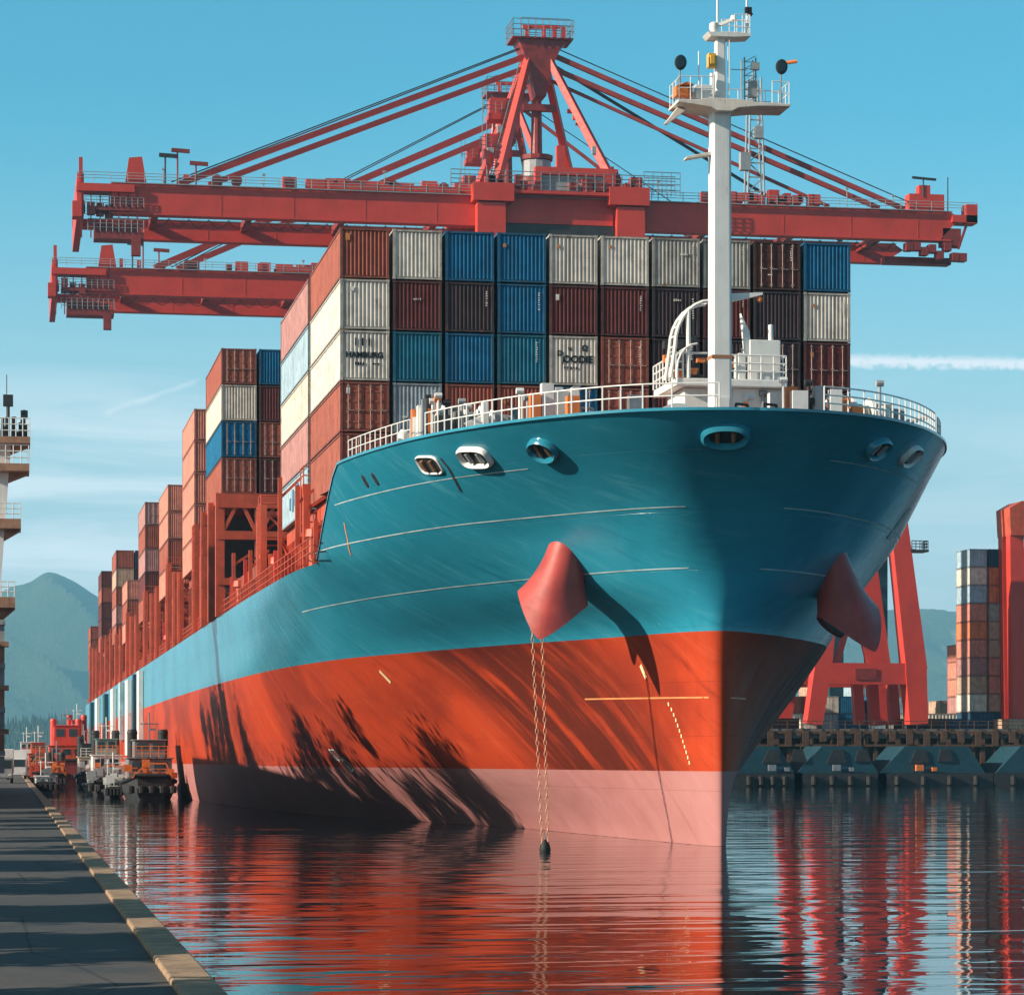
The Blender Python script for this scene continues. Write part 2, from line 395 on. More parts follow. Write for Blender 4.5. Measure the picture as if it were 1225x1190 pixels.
# bulwark: cap rail and inner wall, forecastle deck, main deck
bw = MB(); fd = MB()
for side in (-1, 1):
    prev = None
    for s in [x for x in SS if x < 31]:
        zt = ztop(s); p = hp(side, s, zt); c = Vector((SX, p.y + 4, zt)); inn = (c - p); inn.z = 0
        inn = inn.normalized() * min(.32, abs(p.x - SX) + .01) if inn.length > .01 else Vector((0, .3, 0))
        b = p + inn + Vector((0, 0, .06)); zl = max(13.85, zt - 1.1); lo_w = hp(side, s, zl) + inn * 1.3; lo_w.z = zl
        o = p - inn * .15
        cur = [o + Vector((0, 0, -.05)), o + Vector((0, 0, .07)), b, lo_w]
        if prev:
            for i in range(3): bw.add([prev[i], cur[i], cur[i + 1], prev[i + 1]], [(0, 1, 2, 3)])
        prev = cur
pp = [hp(-1, s, 16.9) for s in SS if s < 30]; ps = [hp(1, s, 16.9) for s in SS if s < 30]
for a, b, c, d in zip(pp, pp[1:], ps[1:], ps): fd.add([a, b, c, d], [(0, 1, 2, 3)])
bw.build('bulwark', M_BLUE, ship, True)
fd.bb(SX - 13.0, SX + 13.0, 139.6, 139.9, 13.8, 16.9)
fd.build('forecastle_deck', DKR, ship)
md = MB(); md.add([hp(-1, s, 13.78) for s in SS if s > 18] + [hp(1, s, 13.78) for s in reversed(SS) if s > 18], [tuple(range(2 * len([s for s in SS if s > 18])))])
md.build('main_deck', DKR, ship)

# painted lines and marks: thin strips lying on the plating
def strip(side, pts, width, name, m, n=60):
    """polyline of (s,z) on the hull -> raised paint strip"""
    mb = MB(); P = []
    for i in range(n + 1):
        t = i / n * (len(pts) - 1); k = min(int(t), len(pts) - 2); u = t - k
        s = pts[k][0] + (pts[k + 1][0] - pts[k][0]) * u; z = pts[k][1] + (pts[k + 1][1] - pts[k][1]) * u
        p = hp(side, s, z); nn, tt = hn(side, max(s, .2), z); P.append((p + nn * .02, nn))
    for (a, na), (b, nb) in zip(P, P[1:]):
        d = (b - a).normalized(); v = d.cross(na).normalized() * width / 2
        mb.add([a - v, b - v, b + v, a + v], [(0, 1, 2, 3)])
    return mb
def pxstrip(side, pix, width, name, m, n=60):
    return strip(side, [find(side, *p) for p in pix], width, name, m, n)
for z, smax, side in ((14.3, 30, -1), (14.3, 16, 1), (11.85, 40, -1), (11.85, 7, 1)):
    q = strip(side, [(.35 + (smax - .35) * (i / 40) ** 2, z) for i in range(41)], .055, '', None, 80); q.build('painted_seam_line', LINEW, ship)
for z, s0, s1, side in ((16.15, 6, 25, -1), (16.2, 1.0, 9, 1)):
    q = strip(side, [(s0 + (s1 - s0) * i / 20, z) for i in range(21)], .045, '', None, 40); q.build('painted_seam_line', LINEW, ship)
for side, pix, wd in ((-1, [(700, 836), (760, 835), (848, 834)], .07), (-1, [(412, 625), (416, 645), (420, 664)], .09)):
    q = pxstrip(side, pix, wd, '', None, 20); q.build('painted_orange_line', LINEO, ship)
q = strip(1, [(.4, 6.35), (2.5, 6.35)], .06, '', None, 12); q.build('painted_orange_line', LINEO, ship)
dm = MB()
for i in range(12):
    px = 800 + 25 * (i / 11) ** .8; py = 842 + 70 * i / 11
    s, z = find(-1, px, py); p = hp(-1, s, z); n, t = hn(-1, s, z); v = t.cross(n); a = p + n * .02
    dm.add([a - t * .06 - v * .08, a + t * .06 - v * .08, a + t * .06 + v * .08, a - t * .06 + v * .08], [(0, 1, 2, 3)])
for px, py, l, wd in ((461, 809, .45, .16), (770, 803, .34, .12)):
    s, z = find(-1, px, py); p = hp(-1, s, z); n, t = hn(-1, s, z); v = (t.cross(n) * .9 + t * .5).normalized(); t2 = v.cross(n); a = p + n * .03
    dm.add([a - t2 * wd - v * l, a + t2 * wd - v * l, a + t2 * wd + v * l, a - t2 * wd + v * l], [(0, 1, 2, 3)])
dm.build('draught_mark', mat('mark_cream', (.80, .62, .36), .5), ship)
# thruster symbol: outline shield and cross loops
ts = MB(); s0, z0 = find(-1, 410, 908); p0 = hp(-1, s0, z0); n0, t0 = hn(-1, s0, z0); v0 = t0.cross(n0).normalized()
if v0.z < 0: v0 = -v0
def tp(a, b): return p0 + n0 * .03 - t0 * a + v0 * b
for pl in ([(-1.6, .7), (-.5, .7), (-.4, .2), (-.8, -.1), (-1.3, .1), (-1.6, .7)], [(-1.1, .6), (-.9, .1)], [(-.5, .1), (0, -.2), (.5, -.8), (.9, -.75), (1.0, -.4), (.4, 0), (-.1, 0)], [(-.3, -.3), (.2, -.9), (.4, -.85)], [(.1, .2), (.5, -.1)]):
    for a, b in zip(pl, pl[1:]):
        A, B = tp(*a), tp(*b); d = (B - A).normalized(); u = d.cross(n0) * .055
        ts.add([A - u, B - u, B + u, A + u], [(0, 1, 2, 3)])
ts.build('thruster_symbol', mat('mark_white', (.72, .74, .76), .5), ship)

# fairleads on the bulwark
def fairlead(side, px, py, rx, ry, ringm, rw=.12, sq=2.0, tilt=0., proud=.22, inside=True):
    s, z = find(side, px, py); p = hp(side, s, z); n, t = hn(side, max(s, .3), z)
    if t.x * 1 < 0: t = -t
    v = n.cross(t).normalized()
    if v.z < 0: v = -v
    ca, sa = math.cos(tilt), math.sin(tilt); t, v = t * ca + v * sa, v * ca - t * sa
    def ring(a, b, off, N_=36):
        out = []
        for k in range(N_):
            th = 2 * math.pi * k / N_; c, q = math.cos(th), math.sin(th)
            out.append(p + n * off + t * a * math.copysign(abs(c) ** (2 / sq), c) + v * b * math.copysign(abs(q) ** (2 / sq), q))
        return out
    mb = MB(); mb.loft([ring(rx + rw * 1.2, ry + rw * 1.2, -.3), ring(rx + rw * 1.1, ry + rw * 1.1, proud * .6), ring(rx + rw * .5, ry + rw * .5, proud), ring(rx, ry, proud * .8), ring(rx * .92, ry * .92, .02)], False, False)
    o = mb.build('fairlead', ringm, ship, True)
    h_ = MB(); h_.add(ring(rx * .95, ry * .95, .04), [tuple(range(36))]); h_.build('opening_shade_disc', BLK, o)  # black disc laid in as the dark inside of the fairlead
    if inside:
        for k in (-.42, .42):
            c = p + t * rx * k + n * .1; MB().tube(c - v * ry * .62, c + v * ry * .62, rx * .13, 10).build('roller', BRZ if inside == 2 else GREYP, o, True)
    return o
fairlead(-1, 437, 575.5, .16, .30, DK, .03, 3, .25, .03, False)
fairlead(-1, 449, 573, .16, .30, DK, .03, 3, .25, .03, False)
fairlead(-1, 514, 556, .85, .42, WH, .07, 4, -.1, .10, 2)
fairlead(-1, 569, 546, .85, .42, WH, .13, 3.4, -.1, .25, True)
fairlead(-1, 650, 537, .62, .50, M_BLUE, .14, 2, 0, .30, 2)
fairlead(-1, 868, 521, .80, .42, M_BLUE, .20, 2.3, 0, .30, 2)
fairlead(1, 1050, 536, .75, .46, M_BLUE, .12, 2, .0, .25, True)
fairlead(1, 1089, 545, .75, .46, WH, .10, 2.6, 0, .22, True)
# white patches worn on the starboard shoulder
pxstrip(-1, [(527, 548), (537, 560), (545, 575), (552, 588)], .16, '', None, 20).build('shadow_streak', DK, ship)  # cast shadow of the port fairlead, laid on as a dark strip
wp = MB()
for px, py, a, b in ((1078, 622, .5, .7), (1066, 640, .7, .28)):
    s, z = find(1, px, py); p = hp(1, s, z); n, t = hn(1, s, z); v = n.cross(t)
    wp.add([p + n * .02 + t * x * a + v * y * b for x, y in ((-1, -1), (1, -.8), (.9, 1), (-.8, .9))], [(0, 1, 2, 3)])
wp.build('painted_patch', mat('patch_grey', (.42, .50, .52), .5, var=.4), ship)

# anchor bolsters: flared housings standing out of the bow
def bolster(side):
    s, z = find(side, *((672, 666) if side < 0 else (1000, 682)))
    p = hp(side, s, z); n, t = hn(side, s, z)
    if t.y < 0: t = -t
    out = Vector((n.x, n.y, 0)).normalized(); al = Vector((-out.y, out.x, 0))
    if al.y < 0: al = -al                       # along the hull, aft
    d = (out * .30 + Vector((0, 0, -1.0))).normalized()
    rings = []; N_ = 40
    ld = out * .45 + Vector((0, -1, 0)); ld = (ld - d * ld.dot(d)).normalized(); gd = d.cross(ld).normalized()
    for i in range(15):
        u = i / 14
        L = -1.9 + 4.9 * u
        a = .80 + .18 * u + .62 * max(0, (u - .35) / .65) ** 1.7
        b = .95 + .10 * u
        c = p + d * L + out * (-.30 + .25 * u)
        ring = []
        for k in range(N_):
            th = 2 * math.pi * k / N_; co, si = math.cos(th), math.sin(th)
            w_ = max(0, (u - .25) / .75) ** 1.5
            q = c + gd * a * co * abs(co) ** (.35 * w_) + ld * b * si * abs(si) ** (.3 * w_)
            q += d * w_ * (1.25 * max(0, si) ** 1.7 - 1.0 * abs(co) ** 1.6 - .10) + ld * w_ * .2 * max(0, si)
            ring.append(q)
        rings.append(ring)
    mb = MB(); mb.loft(rings, True, False)
    c_end = sum(rings[-1], Vector()) / N_
    lip = [c_end + (q - c_end) * .86 - d * .02 for q in rings[-1]]; deep = [c_end + (q - c_end) * .74 - d * .9 for q in rings[-1]]
    mb.loft([rings[-1], lip], False, False)
    o = mb.build('anchor_bolster', BOLST, ship, True)
    m2 = MB(); m2.loft([lip, deep], False, True); m2.build('hawse_opening', DK, o, True)
    return c_end, d, out, al
cL, dL, oL, aL = bolster(-1)
cR, dR, oR, aR = bolster(1)

# anchor chains and buoy
def link(mb, c, d, u, l, w, r):
    pts = []
    for k in range(10):
        th = 2 * math.pi * k / 10; pts.append(c + d * l * math.sin(th) + u * w * math.cos(th))
    for a, b in zip(pts, pts[1:] + pts[:1]): mb.tube(a, b, r, 5, caps=False)
CHM = mat('chain_rust', (.60, .33, .20), .55, metal=.1, var=.4, nscale=4)
for i, (px0, px1) in enumerate(((636, 649), (648, 656))):
    top = at(px0, 742, cL.y - .25 + .2 * i); bot = at(px1, 1009, top.y); bot.z = -.3
    mb = MB(); d = (bot - top); n_ = int(d.length / .25); dd = d.normalized()
    for k in range(n_):
        c = top + dd * (k * .25 + .1); link(mb, c, dd, Vector((1, 0, 0)) if k % 2 else Vector((0, 1, 0)), .14, .065, .02)
    o = mb.build('anchor_chain', CHM)
    tag(o, 'rusty anchor chain nearer the quay hanging from the port bolster into the water' if i == 0 else 'rusty anchor chain nearer the stem hanging from the port bolster into the water', 'chain', 'anchor chains of the ship')
b0 = at(652, 1022, 112.5); by = thing('mooring_buoy', (b0.x, b0.y, 0), 'small dark buoy floating under the anchor chains', 'buoy')
MB().lathe((b0.x, b0.y, -.15), [(.02, 0), (.18, .05), (.24, .22), (.2, .42), (.09, .58), (.05, .64), (.01, .66)]).build('float', BLK, by, True)
MB().tube((b0.x, b0.y, .48), (b0.x - .03, b0.y, .8), .025).build('lifting_eye', STEEL, by)

# railings on the forecastle
def edge(side, s0, s1, n=14, inset=.25, dz=.07):
    out = []
    for i in range(n + 1):
        s = s0 + (s1 - s0) * i / n; p = hp(side, s, ztop(s)); c = Vector((SX, p.y + 3, p.z)) - p; c.z = 0
        out.append(p + c.normalized() * inset + Vector((0, 0, dz)))
    return out
rl = MB(); rl.rail(edge(-1, .15, 12.5, 22), 1.02, .035, 1.5, 2); rl.build('bow_railing', WH, ship)
rl = MB(); rl.rail(edge(-1, 14, 23, 12), .9, .03, 1.5, 2); rl.build('bow_railing', WH, ship)
rl = MB(); rl.rail(edge(1, .5, 8.5, 16), 1.0, .035, 1.3, 3); rl.build('bow_railing', WH, ship)
rl = MB(); rl.rail(edge(1, 9.5, 15, 10), .95, .03, 1.0, 3); rl.build('bow_railing', STEEL, ship)

# forecastle gear
def onboard(px, Y, py=500, keep=.9):
    c = at(px, py, Y); s_ = Y - stemY(16.9); lim = max(.2, half(-1, s_, 16.9) - keep); c.x = max(SX - lim, min(SX + lim, c.x)); return c
def winch(px, Y, k=1.0):
    c = onboard(px, Y, 520, 3.5); x, y, z = c.x, c.y, 18.0; MB().box((x, y, 17.45), (3.4 * k, 1.8 * k, 1.1)).build('winch_foundation', WH, ship)
    mb = MB(); mb.box((x, y, z + .25 * k), (3.0 * k, 1.4 * k, .5 * k)); o = mb.build('mooring_winch', WH, ship, bevel=.04)
    m2 = MB(); m2.tube((x - 1.0 * k, y, z + 1.0 * k), (x + .5 * k, y, z + 1.0 * k), .42 * k, 14)
    for dx in (-1.05, -.2, .52): m2.tube((x + dx * k, y, z + 1.0 * k), (x + (dx + .1) * k, y, z + 1.0 * k), .78 * k, 18)
    m2.build('drum', WH, o, True)
    m3 = MB(); m3.box((x + 1.0 * k, y, z + 1.0 * k), (.7 * k, .9 * k, 1.0 * k)); m3.tube((x + 1.35 * k, y, z + 1.1 * k), (x + 1.9 * k, y, z + 1.1 * k), .3 * k, 10); m3.build('motor', GREYP, o)
    m4 = MB()
    for q in range(9): m4.tube((x + (-.92 + .15 * q) * k, y, z + 1.0 * k), (x + (-.80 + .15 * q) * k, y, z + 1.0 * k), (.5 + .04 * (q % 2)) * k, 12)
    m4.build('rope_coil', mat('rope', (.42, .33, .22), .9), o)
winch(497, 129, 1.1); winch(530, 127.5, .9); winch(930, 124.5, 1.35); winch(1035, 124.5, 1.2)
def bollards(px, Y):
    c = onboard(px, Y, 520, 1.2); mb = MB()
    for dx in (-.45, .45): mb.lathe((c.x + dx, c.y, 16.9), [(.24, 0), (.22, .8), (.3, .84), (.3, .95), (.1, 1.0)], 12)
    mb.box((c.x, c.y, 16.98), (1.7, .7, .14)); mb.build('deck_bollard', WH, ship, True)
for px, Y in ((470, 131), (522, 127.5), (548, 126), (745, 119), (960, 121), (985, 121.5), (1075, 123.5)): bollards(px, Y)
# vent posts and mushroom vents
def vent(px, Y, h, r=.28, m=WH):
    c = onboard(px, Y); h += .8; MB().lathe((c.x, c.y, 16.9), [(r * .7, 0), (r * .7, h - .5), (r * 1.3, h - .48), (r * 1.4, h - .2), (r * .7, h), (.02, h + .02)], 12).build('deck_vent', m, ship, True)
for px, Y, h, r in ((483, 130, 1.2, .2), (536, 127, 1.0, .18), (945, 121.5, 2.0, .25), (1000, 121.8, 2.3, .3), (1020, 122, 1.9, .25), (1055, 124, 2.0, .28)): vent(px, Y, h, r)
c = at(580, 500, 122.5); vp = MB(); vp.bar((c.x, c.y, 16.9), (c.x, c.y, 19.3), .36, .36, .30, .30); vp.prism([(c.x - .1, 17.9), (c.x - .95, 18.35), (c.x - .1, 18.75)], c.y - .08, c.y + .08)
vp.build('chain_post', WH, ship, bevel=.03)
c = at(622, 500, 121.5); dv = MB(); dv.bar((c.x, c.y, 16.9), (c.x + .1, c.y, 18.0), .22); dv.bar((c.x + .1, c.y, 18.0), (c.x - .35, c.y, 19.0), .3, .22); dv.build('davit', TEAL, ship)
# cowl plates like half discs beside the mast
for px, py, rr in ((812, 490, .98), (893, 488, .8)):
    c = at(px, 490, 114.6 if px < 850 else 114.9); pts = [(c.x + rr * math.cos(math.pi * k / 16), 17.6 + .05 + rr * .82 * math.sin(math.pi * k / 16)) for k in range(17)] 
    MB().prism(pts + [(c.x - rr, 16.9), (c.x + rr, 16.9)], c.y, c.y + .5).build('wave_deflector', GREYP if px > 850 else WH, ship)
# starboard rescue davit and light
c = at(1082, 500, 124.2); d2 = MB(); d2.tube((c.x, c.y, 16.9), (c.x, c.y, 19.0), .1); d2.tube((c.x, c.y, 19.0), (c.x + 1.0, c.y - .4, 19.25), .12); d2.box((c.x - .2, c.y, 18.9), (.5, .4, .4)); d2.build('signal_horn', GREYP, ship)
c = at(1062, 490, 124); MB().bar((c.x, c.y, 16.9), (c.x - .05, c.y, 19.2), .16, .5, .1, .3).build('antenna_post', WH, ship)
c = at(1000, 480, 120.5); t9 = MB(); t9.bar((c.x, c.y, 16.9), (c.x, c.y, 18.6), .22); t9.prism([(c.x - .6, 18.95), (c.x - .2, 18.45), (c.x + .2, 18.45), (c.x + .6, 18.95)], c.y - .2, c.y + .2); t9.build('light_bracket', WH, ship)

# foremast with its house
MY = 118.9; mc = at(861, 480, MY); mx = mc.x
def zat(py, Y=MY): return at(861, py, Y).z
ms = MB(); zp, zt_ = zat(130), zat(42)
def oct_(w, z, c=.22): return [Vector((mx + a * w, MY + b * w, z)) for a, b in ((-1, -1 + c), (-1 + c, -1), (1 - c, -1), (1, -1 + c), (1, 1 - c), (1 - c, 1), (-1 + c, 1), (-1, 1 - c))]
ms.loft([oct_(.46, 16.9), oct_(.44, 20), oct_(.42, zp)]); ms.loft([oct_(.24, zp), oct_(.20, zt_)])
mast = ms.build('foremast', WH, ship, bevel=.02)
pf = MB(); xs = [-2.05, -1.4, -.6, 0, .6, 1.5, 2.9]
top = [(mx + x, zp + .12 + (.12 if abs(x) < .7 else .0)) for x in xs]; bot = [(mx + 2.9, zp + .0), (mx + 1.5, zp - .03), (mx + .6, zp - .14), (mx + .3, zp - .30), (mx - .3, zp - .30), (mx - .6, zp - .16), (mx - 1.4, zp - .06), (mx - 2.05, zp + .0)]
pf.prism(top + bot, MY - .9, MY + .9); pf.prism([(mx - 1.9, zp - .05), (mx - 2.45, zp - .75), (mx - 2.35, zp - .8), (mx - 1.5, zp - .15)], MY - .15, MY + .15)
pf.prism([(mx - .4, zp - 2.05), (mx - 1.6, zp - 2.3), (mx - 1.5, zp - 2.15), (mx - .4, zp - 1.9)], MY - .2, MY + .2)
pf.build('mast_platform', mat('white_warm', (.76, .68, .58), .5, streak=.3, rust=.5), mast, bevel=.02)
pr = MB(); pr.rail([(mx - 2.0, MY - .85, zp + .12), (mx - .5, MY - .85, zp + .15)], 1.0, .022, .5, 2); pr.rail([(mx + 2.1, MY - .85, zp + .12), (mx + 2.85, MY - .85, zp + .1), (mx + 2.85, MY + .85, zp + .1), (mx - 2.0, MY + .85, zp + .12), (mx - 2.0, MY - .85, zp + .12)], .95, .022, .6, 2)
for y in (MY - .12, MY + .12): pr.tube((mx + .32, MY - .3 + (y - MY), zp), (mx + .32, MY - .3 + (y - MY), zt_), .02)
pr.build('railing', WH, mast)
tp_ = MB(); tp_.prism([(mx - .65, zt_), (mx - .5, zt_ - .18), (mx + .5, zt_ - .18), (mx + 1.25, zt_ - .12), (mx + 1.25, zt_)], MY - .5, MY + .5); tp_.build('top_platform', WH, mast)
tr_ = MB(); tr_.rail([(mx + .55, MY - .45, zt_), (mx + 1.22, MY - .45, zt_), (mx + 1.22, MY + .45, zt_), (mx + .2, MY + .45, zt_)], .8, .02, .3, 3); tr_.tube((mx + 1.2, MY, zt_), (mx + 1.2, MY, zt_ + 2.6), .045); tr_.tube((mx - .1, MY, zt_), (mx - .1, MY, zt_ + 2.6), .05); tr_.build('antenna', WH, mast)
eq = MB(); eq.lathe((mx - .3, MY - .2, zt_), [(.12, 0), (.22, .2), (.2, .42), (.05, .5)], 10); eq.bar((mx - .2, MY, zt_ + .35), (mx + .55, MY - .2, zt_ + .65), .14); eq.lathe((mx + .55, MY - .2, zt_ + .5), [(.05, 0), (.15, .1), (.1, .3)], 8); eq.build('navigation_lamp', WH, mast, True)
eq = MB(); eq.box((mx + 1.25, MY - .05, zt_ + 1.1), (.28, .2, .24)); eq.lathe((mx + 1.35, MY - .05, zt_ + .85), [(.05, 0), (.12, .1), (.02, .2)], 8); eq.build('dark_lamp', BLK, mast)
for dx, py in ((-1.9, 82), (2.55, 82)):
    zz = zat(py); o = MB(); n_ = 18
    rings = [[Vector((mx + dx + rr * math.cos(2 * math.pi * k / n_), MY - .7 + yy, zz + rr * 1.25 * math.sin(2 * math.pi * k / n_))) for k in range(n_)] for yy, rr in ((-.12, .2), (-.1, .25), (.02, .26), (.16, .14))]
    o.loft(rings); fl = o.build('floodlight', BLK, mast, True)
    MB().tube((mx + dx, MY - .62, zp + .1), (mx + dx, MY - .62, zz - .2), .035).build('floodlight_bracket', STEEL, mast)
    MB().loft([[Vector((mx + dx + .19 * math.cos(2 * math.pi * k / 16), MY - .83, zz + .24 * math.sin(2 * math.pi * k / 16))) for k in range(16)], [Vector((mx + dx + .18 * math.cos(2 * math.pi * k / 16), MY - .835, zz + .23 * math.sin(2 * math.pi * k / 16))) for k in range(16)]]).build('lens', GLASS, mast)
yb = MB(); zz = zat(75); yb.box((mx - .42, MY - .2, zz), (.34, .4, .6)); yb.box((mx - .42, MY - .42, zz), (.22, .06, .4)); yb.build('yellow_lamp_box', YEL, mast, bevel=.04)
ob = MB(); zz = zp + .5; ob.box((mx - 1.75, MY - .5, zz), (.75, .5, .45)); ob.prism([(mx - 2.1, zz + .22), (mx - 1.3, zz + .3), (mx - 1.6, zz + .42)], MY - .8, MY - .2); ob.build('signal_lamp', ORG, mast, bevel=.04)
ob = MB(); ob.box((mx - .85, MY - .4, zp + .55), (.7, .4, .6)); ob.box((mx - 1.3, MY - .3, zp + .35), (.3, .4, .4)); ob.tube((mx - 1.05, MY - .5, zp), (mx - 1.05, MY - .5, zp + 2.3), .03); ob.tube((mx - .35, MY, zp + 1.5), (mx - .35, MY, zp + .2), .09); ob.build('equipment_box', WH, mast, bevel=.03)
ob = MB(); ob.tube((mx + 2.8, MY - .3, zp + 2.0), (mx + 3.3, MY - .5, zp + 2.05), .08); ob.tube((mx + 2.55, MY - .62, zp + 1.9), (mx + 2.8, MY - .3, zp + 2.0), .04); ob.build('horn', ORG, mast)
lm = MB()                                                           # small lattice aerial standing on the platform
for dx in (1.15, 1.65):
    for dy in (.2, .7): lm.tube((mx + dx, MY + dy, zp + .1), (mx + dx, MY + dy, zp + 2.3), .035)
for k in range(7): lm.bar((mx + 1.15, MY + .2, zp + .3 + k * .3), (mx + 1.65, MY + .2, zp + .3 + (k + 1) * .3 - .02), .03); lm.bar((mx + 1.1, MY + .18, zp + .3 + k * .3), (mx + 1.7, MY + .18, zp + .3 + k * .3), .03)
lm.box((mx + 1.5, MY + .1, zp + .9), (.3, .3, .7)); lm.box((mx + 1.6, MY + .1, zp + 1.9), (.35, .2, .3)); lm.tube((mx + 1.2, MY, zp + 1.7), (mx + .5, MY, zp + 1.7), .02); lm.build('lattice_aerial', GREYP, mast)
# yard arm half way down
za = zat(355); ya = MB(); ya.prism([(mx + .4, za - .25), (mx + .4, za + .12), (mx + 1.85, za + .2), (mx + 1.85, za + .1)], MY - .25, MY + .05); ya.build('yard_arm', WH, mast)
MB().lathe((mx + 1.75, MY - .1, za - .22), [(.02, 0), (.12, .06), (.13, .2), (.05, .3)], 10).build('lamp', ORG, mast, True)
MB().bb(mx - .28, mx + .28, MY - .56, MY - .47, 17.2, 19.2).build('mast_door', WH, mast)
MB().bb(mx - .455, mx + .455, MY - .455, MY + .455, 20.9, 21.05).build('rust_band', mat('rust_band', (.34, .15, .07), .7), mast)
# mast house: platform, ladder hoops, railings
zf = zat(458, 122); x0 = at(800, 0, 122).x; x1 = at(932, 0, 122).x
hs = MB(); hs.bb(x0 + .5, x1 - 1.6, 121.2, 124.4, 16.9, zf - .35); hs.bb(x0, x1, 120.6, 125, zf - .35, zf); hs.prism([(x1 - 2.4, zf - .35), (x1, zf - .35), (x1, zf - 1.1), (x1 - 1.0, zf - 1.9), (x1 - 1.0, 16.9), (x1 - 2.4, 16.9)], 121, 123)
house = hs.build('mast_house', WH, ship, bevel=.05)
hr = MB(); hr.rail([(x0, 125, zf), (x0, 120.65, zf), (mx - 1.2, 120.65, zf)], 1.05, .04, .6, 3); hr.rail([(mx + .6, 120.65, zf), (x1 - .05, 120.65, zf), (x1 - .05, 125, zf)], 1.05, .035, .55, 3); hr.build('railing', WH, house)
hc = MB()
arc = [(mx - 1.55 + 1.6 * (1 - math.cos(t)), zf + 1.4 + 2.0 * math.sin(t)) for t in [math.pi / 2 * k / 7 for k in range(8)]]
for y in (120.7, 121.7): hc.path([(mx - 1.75, y, zf)] + [(x, y, z) for x, z in arc], .09, 6)
for k in range(8): hc.tube((arc[k][0], 120.7, arc[k][1]), (arc[k][0], 121.7, arc[k][1]), .045)
hc.tube((mx - .95, 120.7, zf), (mx - .95, 120.7, zf + 3.0), .10); hc.tube((mx - 1.75, 120.7, zf + 1.1), (mx - .1, 120.7, zf + 1.1), .05)
arc2 = [(x0 + .05 + .9 * (1 - math.cos(t)), zf + .4 + 1.1 * math.sin(t)) for t in [math.pi / 2 * k / 5 for k in range(6)]]
hc.path([(x0 + .05, 120.6, zf - .2)] + [(x, 120.6, z) for x, z in arc2], .05); hc.path([(x0 + .05, 121.6, zf)] + [(x, 121.6, z) for x, z in arc2], .05)
hc.build('ladder_hoop', WH, house)
hb2 = MB(); hb2.box((x1 - .9, 121.6, zf + .9), (1.4, 1.2, 1.8)); hb2.box((x1 - 1.95, 121.4, zf + .6), (.35, .8, 1.2)); hb2.tube((x1 - .6, 121.2, zf + 1.8), (x1 - .6, 121.2, zf + 2.5), .12)
hb2.prism([(x1 - 1.75, zf + 1.0), (x1 - 1.95, zf + 3.0), (x1 - 1.55, zf + 2.2), (x1 - 1.45, zf + 1.0)], 121.2, 121.5); hb2.build('equipment_cabinet', WH, house, bevel=.04)
for k in range(16):
    a = random.uniform(mx - 1.5, x1 - 2); z = zf + random.uniform(.2, 2.4); hl = MB(); hl.box((a, 122.5 + random.uniform(-.5, .8), z), (random.uniform(.15, .5), .4, random.uniform(.15, .4))); hl.build('deck_machinery', DK, house)
for k in range(10):
    a = random.uniform(mx - 1.6, x1 - 2); z = zf + random.uniform(.1, 1.2); hl = MB(); hl.box((a, 122.3 + random.uniform(-.4, .6), z), (random.uniform(.15, .4), .3, random.uniform(.1, .4))); hl.build('deck_machinery', ORG, house)
for i in range(90):                                                # pipes, lockers, valves along the forecastle
    px = random.choice([random.uniform(452, 560), random.uniform(452, 560), random.uniform(600, 790), random.uniform(880, 1060), random.uniform(880, 1060)]); Y = 126 if px < 560 else 118.8
    c = onboard(px, Y + random.uniform(0, 2.5)); k = random.random(); hb3 = random.uniform(1.0, 1.9) if px > 560 else random.uniform(1.0, 2.0)
    mb = MB()
    if k < .4: hq = hb3 + random.uniform(.6, 1.4); mb.box((c.x, c.y, 16.9 + hq / 2), (random.uniform(.3, .8), .5, hq))
    elif k < .75: hgt = hb3 + random.uniform(.6, 1.6); mb.tube((c.x, c.y, 16.9), (c.x, c.y, 16.9 + hgt), .07); mb.tube((c.x - .16, c.y, 16.9 + hgt), (c.x + .16, c.y, 16.9 + hgt), .14)
    else: hq = 17.4 + hb3; mb.tube((c.x, c.y, 16.9), (c.x, c.y, hq), .06); mb.tube((c.x, c.y, hq), (c.x + .6, c.y + .3, hq), .06); mb.tube((c.x + .6, c.y + .3, hq), (c.x + .6, c.y + .3, 16.9), .06)
    mb.build(random.choice(['deck_locker']) if k < .4 else ('deck_valve' if k < .75 else 'deck_pipe'), random.choice([WH, WH, GREYP, ORG, STEEL, DK, WH]), ship)

# ------------------------------------------------------------------ containers
CC = {'dark brown': (.10, .034, .028), 'maroon': (.14, .034, .032), 'red brown': (.36, .10, .065), 'salmon red': (.66, .25, .18), 'mauve': (.46, .23, .21),
      'white': (.68, .64, .56), 'grey': (.44, .42, .37), 'pale blue grey': (.34, .41, .45), 'blue': (.004, .135, .28), 'teal blue': (.010, .16, .25), 'black brown': (.055, .035, .040),
      'cream': (.68, .61, .51), 'navy': (.020, .07, .14), 'tan': (.52, .36, .26), 'orange': (.74, .22, .09), 'pale blue': (.36, .50, .58)}
def cmat(c, frame=False):
    k = CC[c]
    if frame: return mat('container_frame_' + c.replace(' ', '_'), tuple(x * .66 for x in k), .65, var=.45, nscale=2, streak=.8, rust=.85)
    return mat('container_' + c.replace(' ', '_'), k, .6, var=.32, nscale=1.3, streak=.85, rust=.55, spec=.22)
CW, CHT = 2.5, 2.52
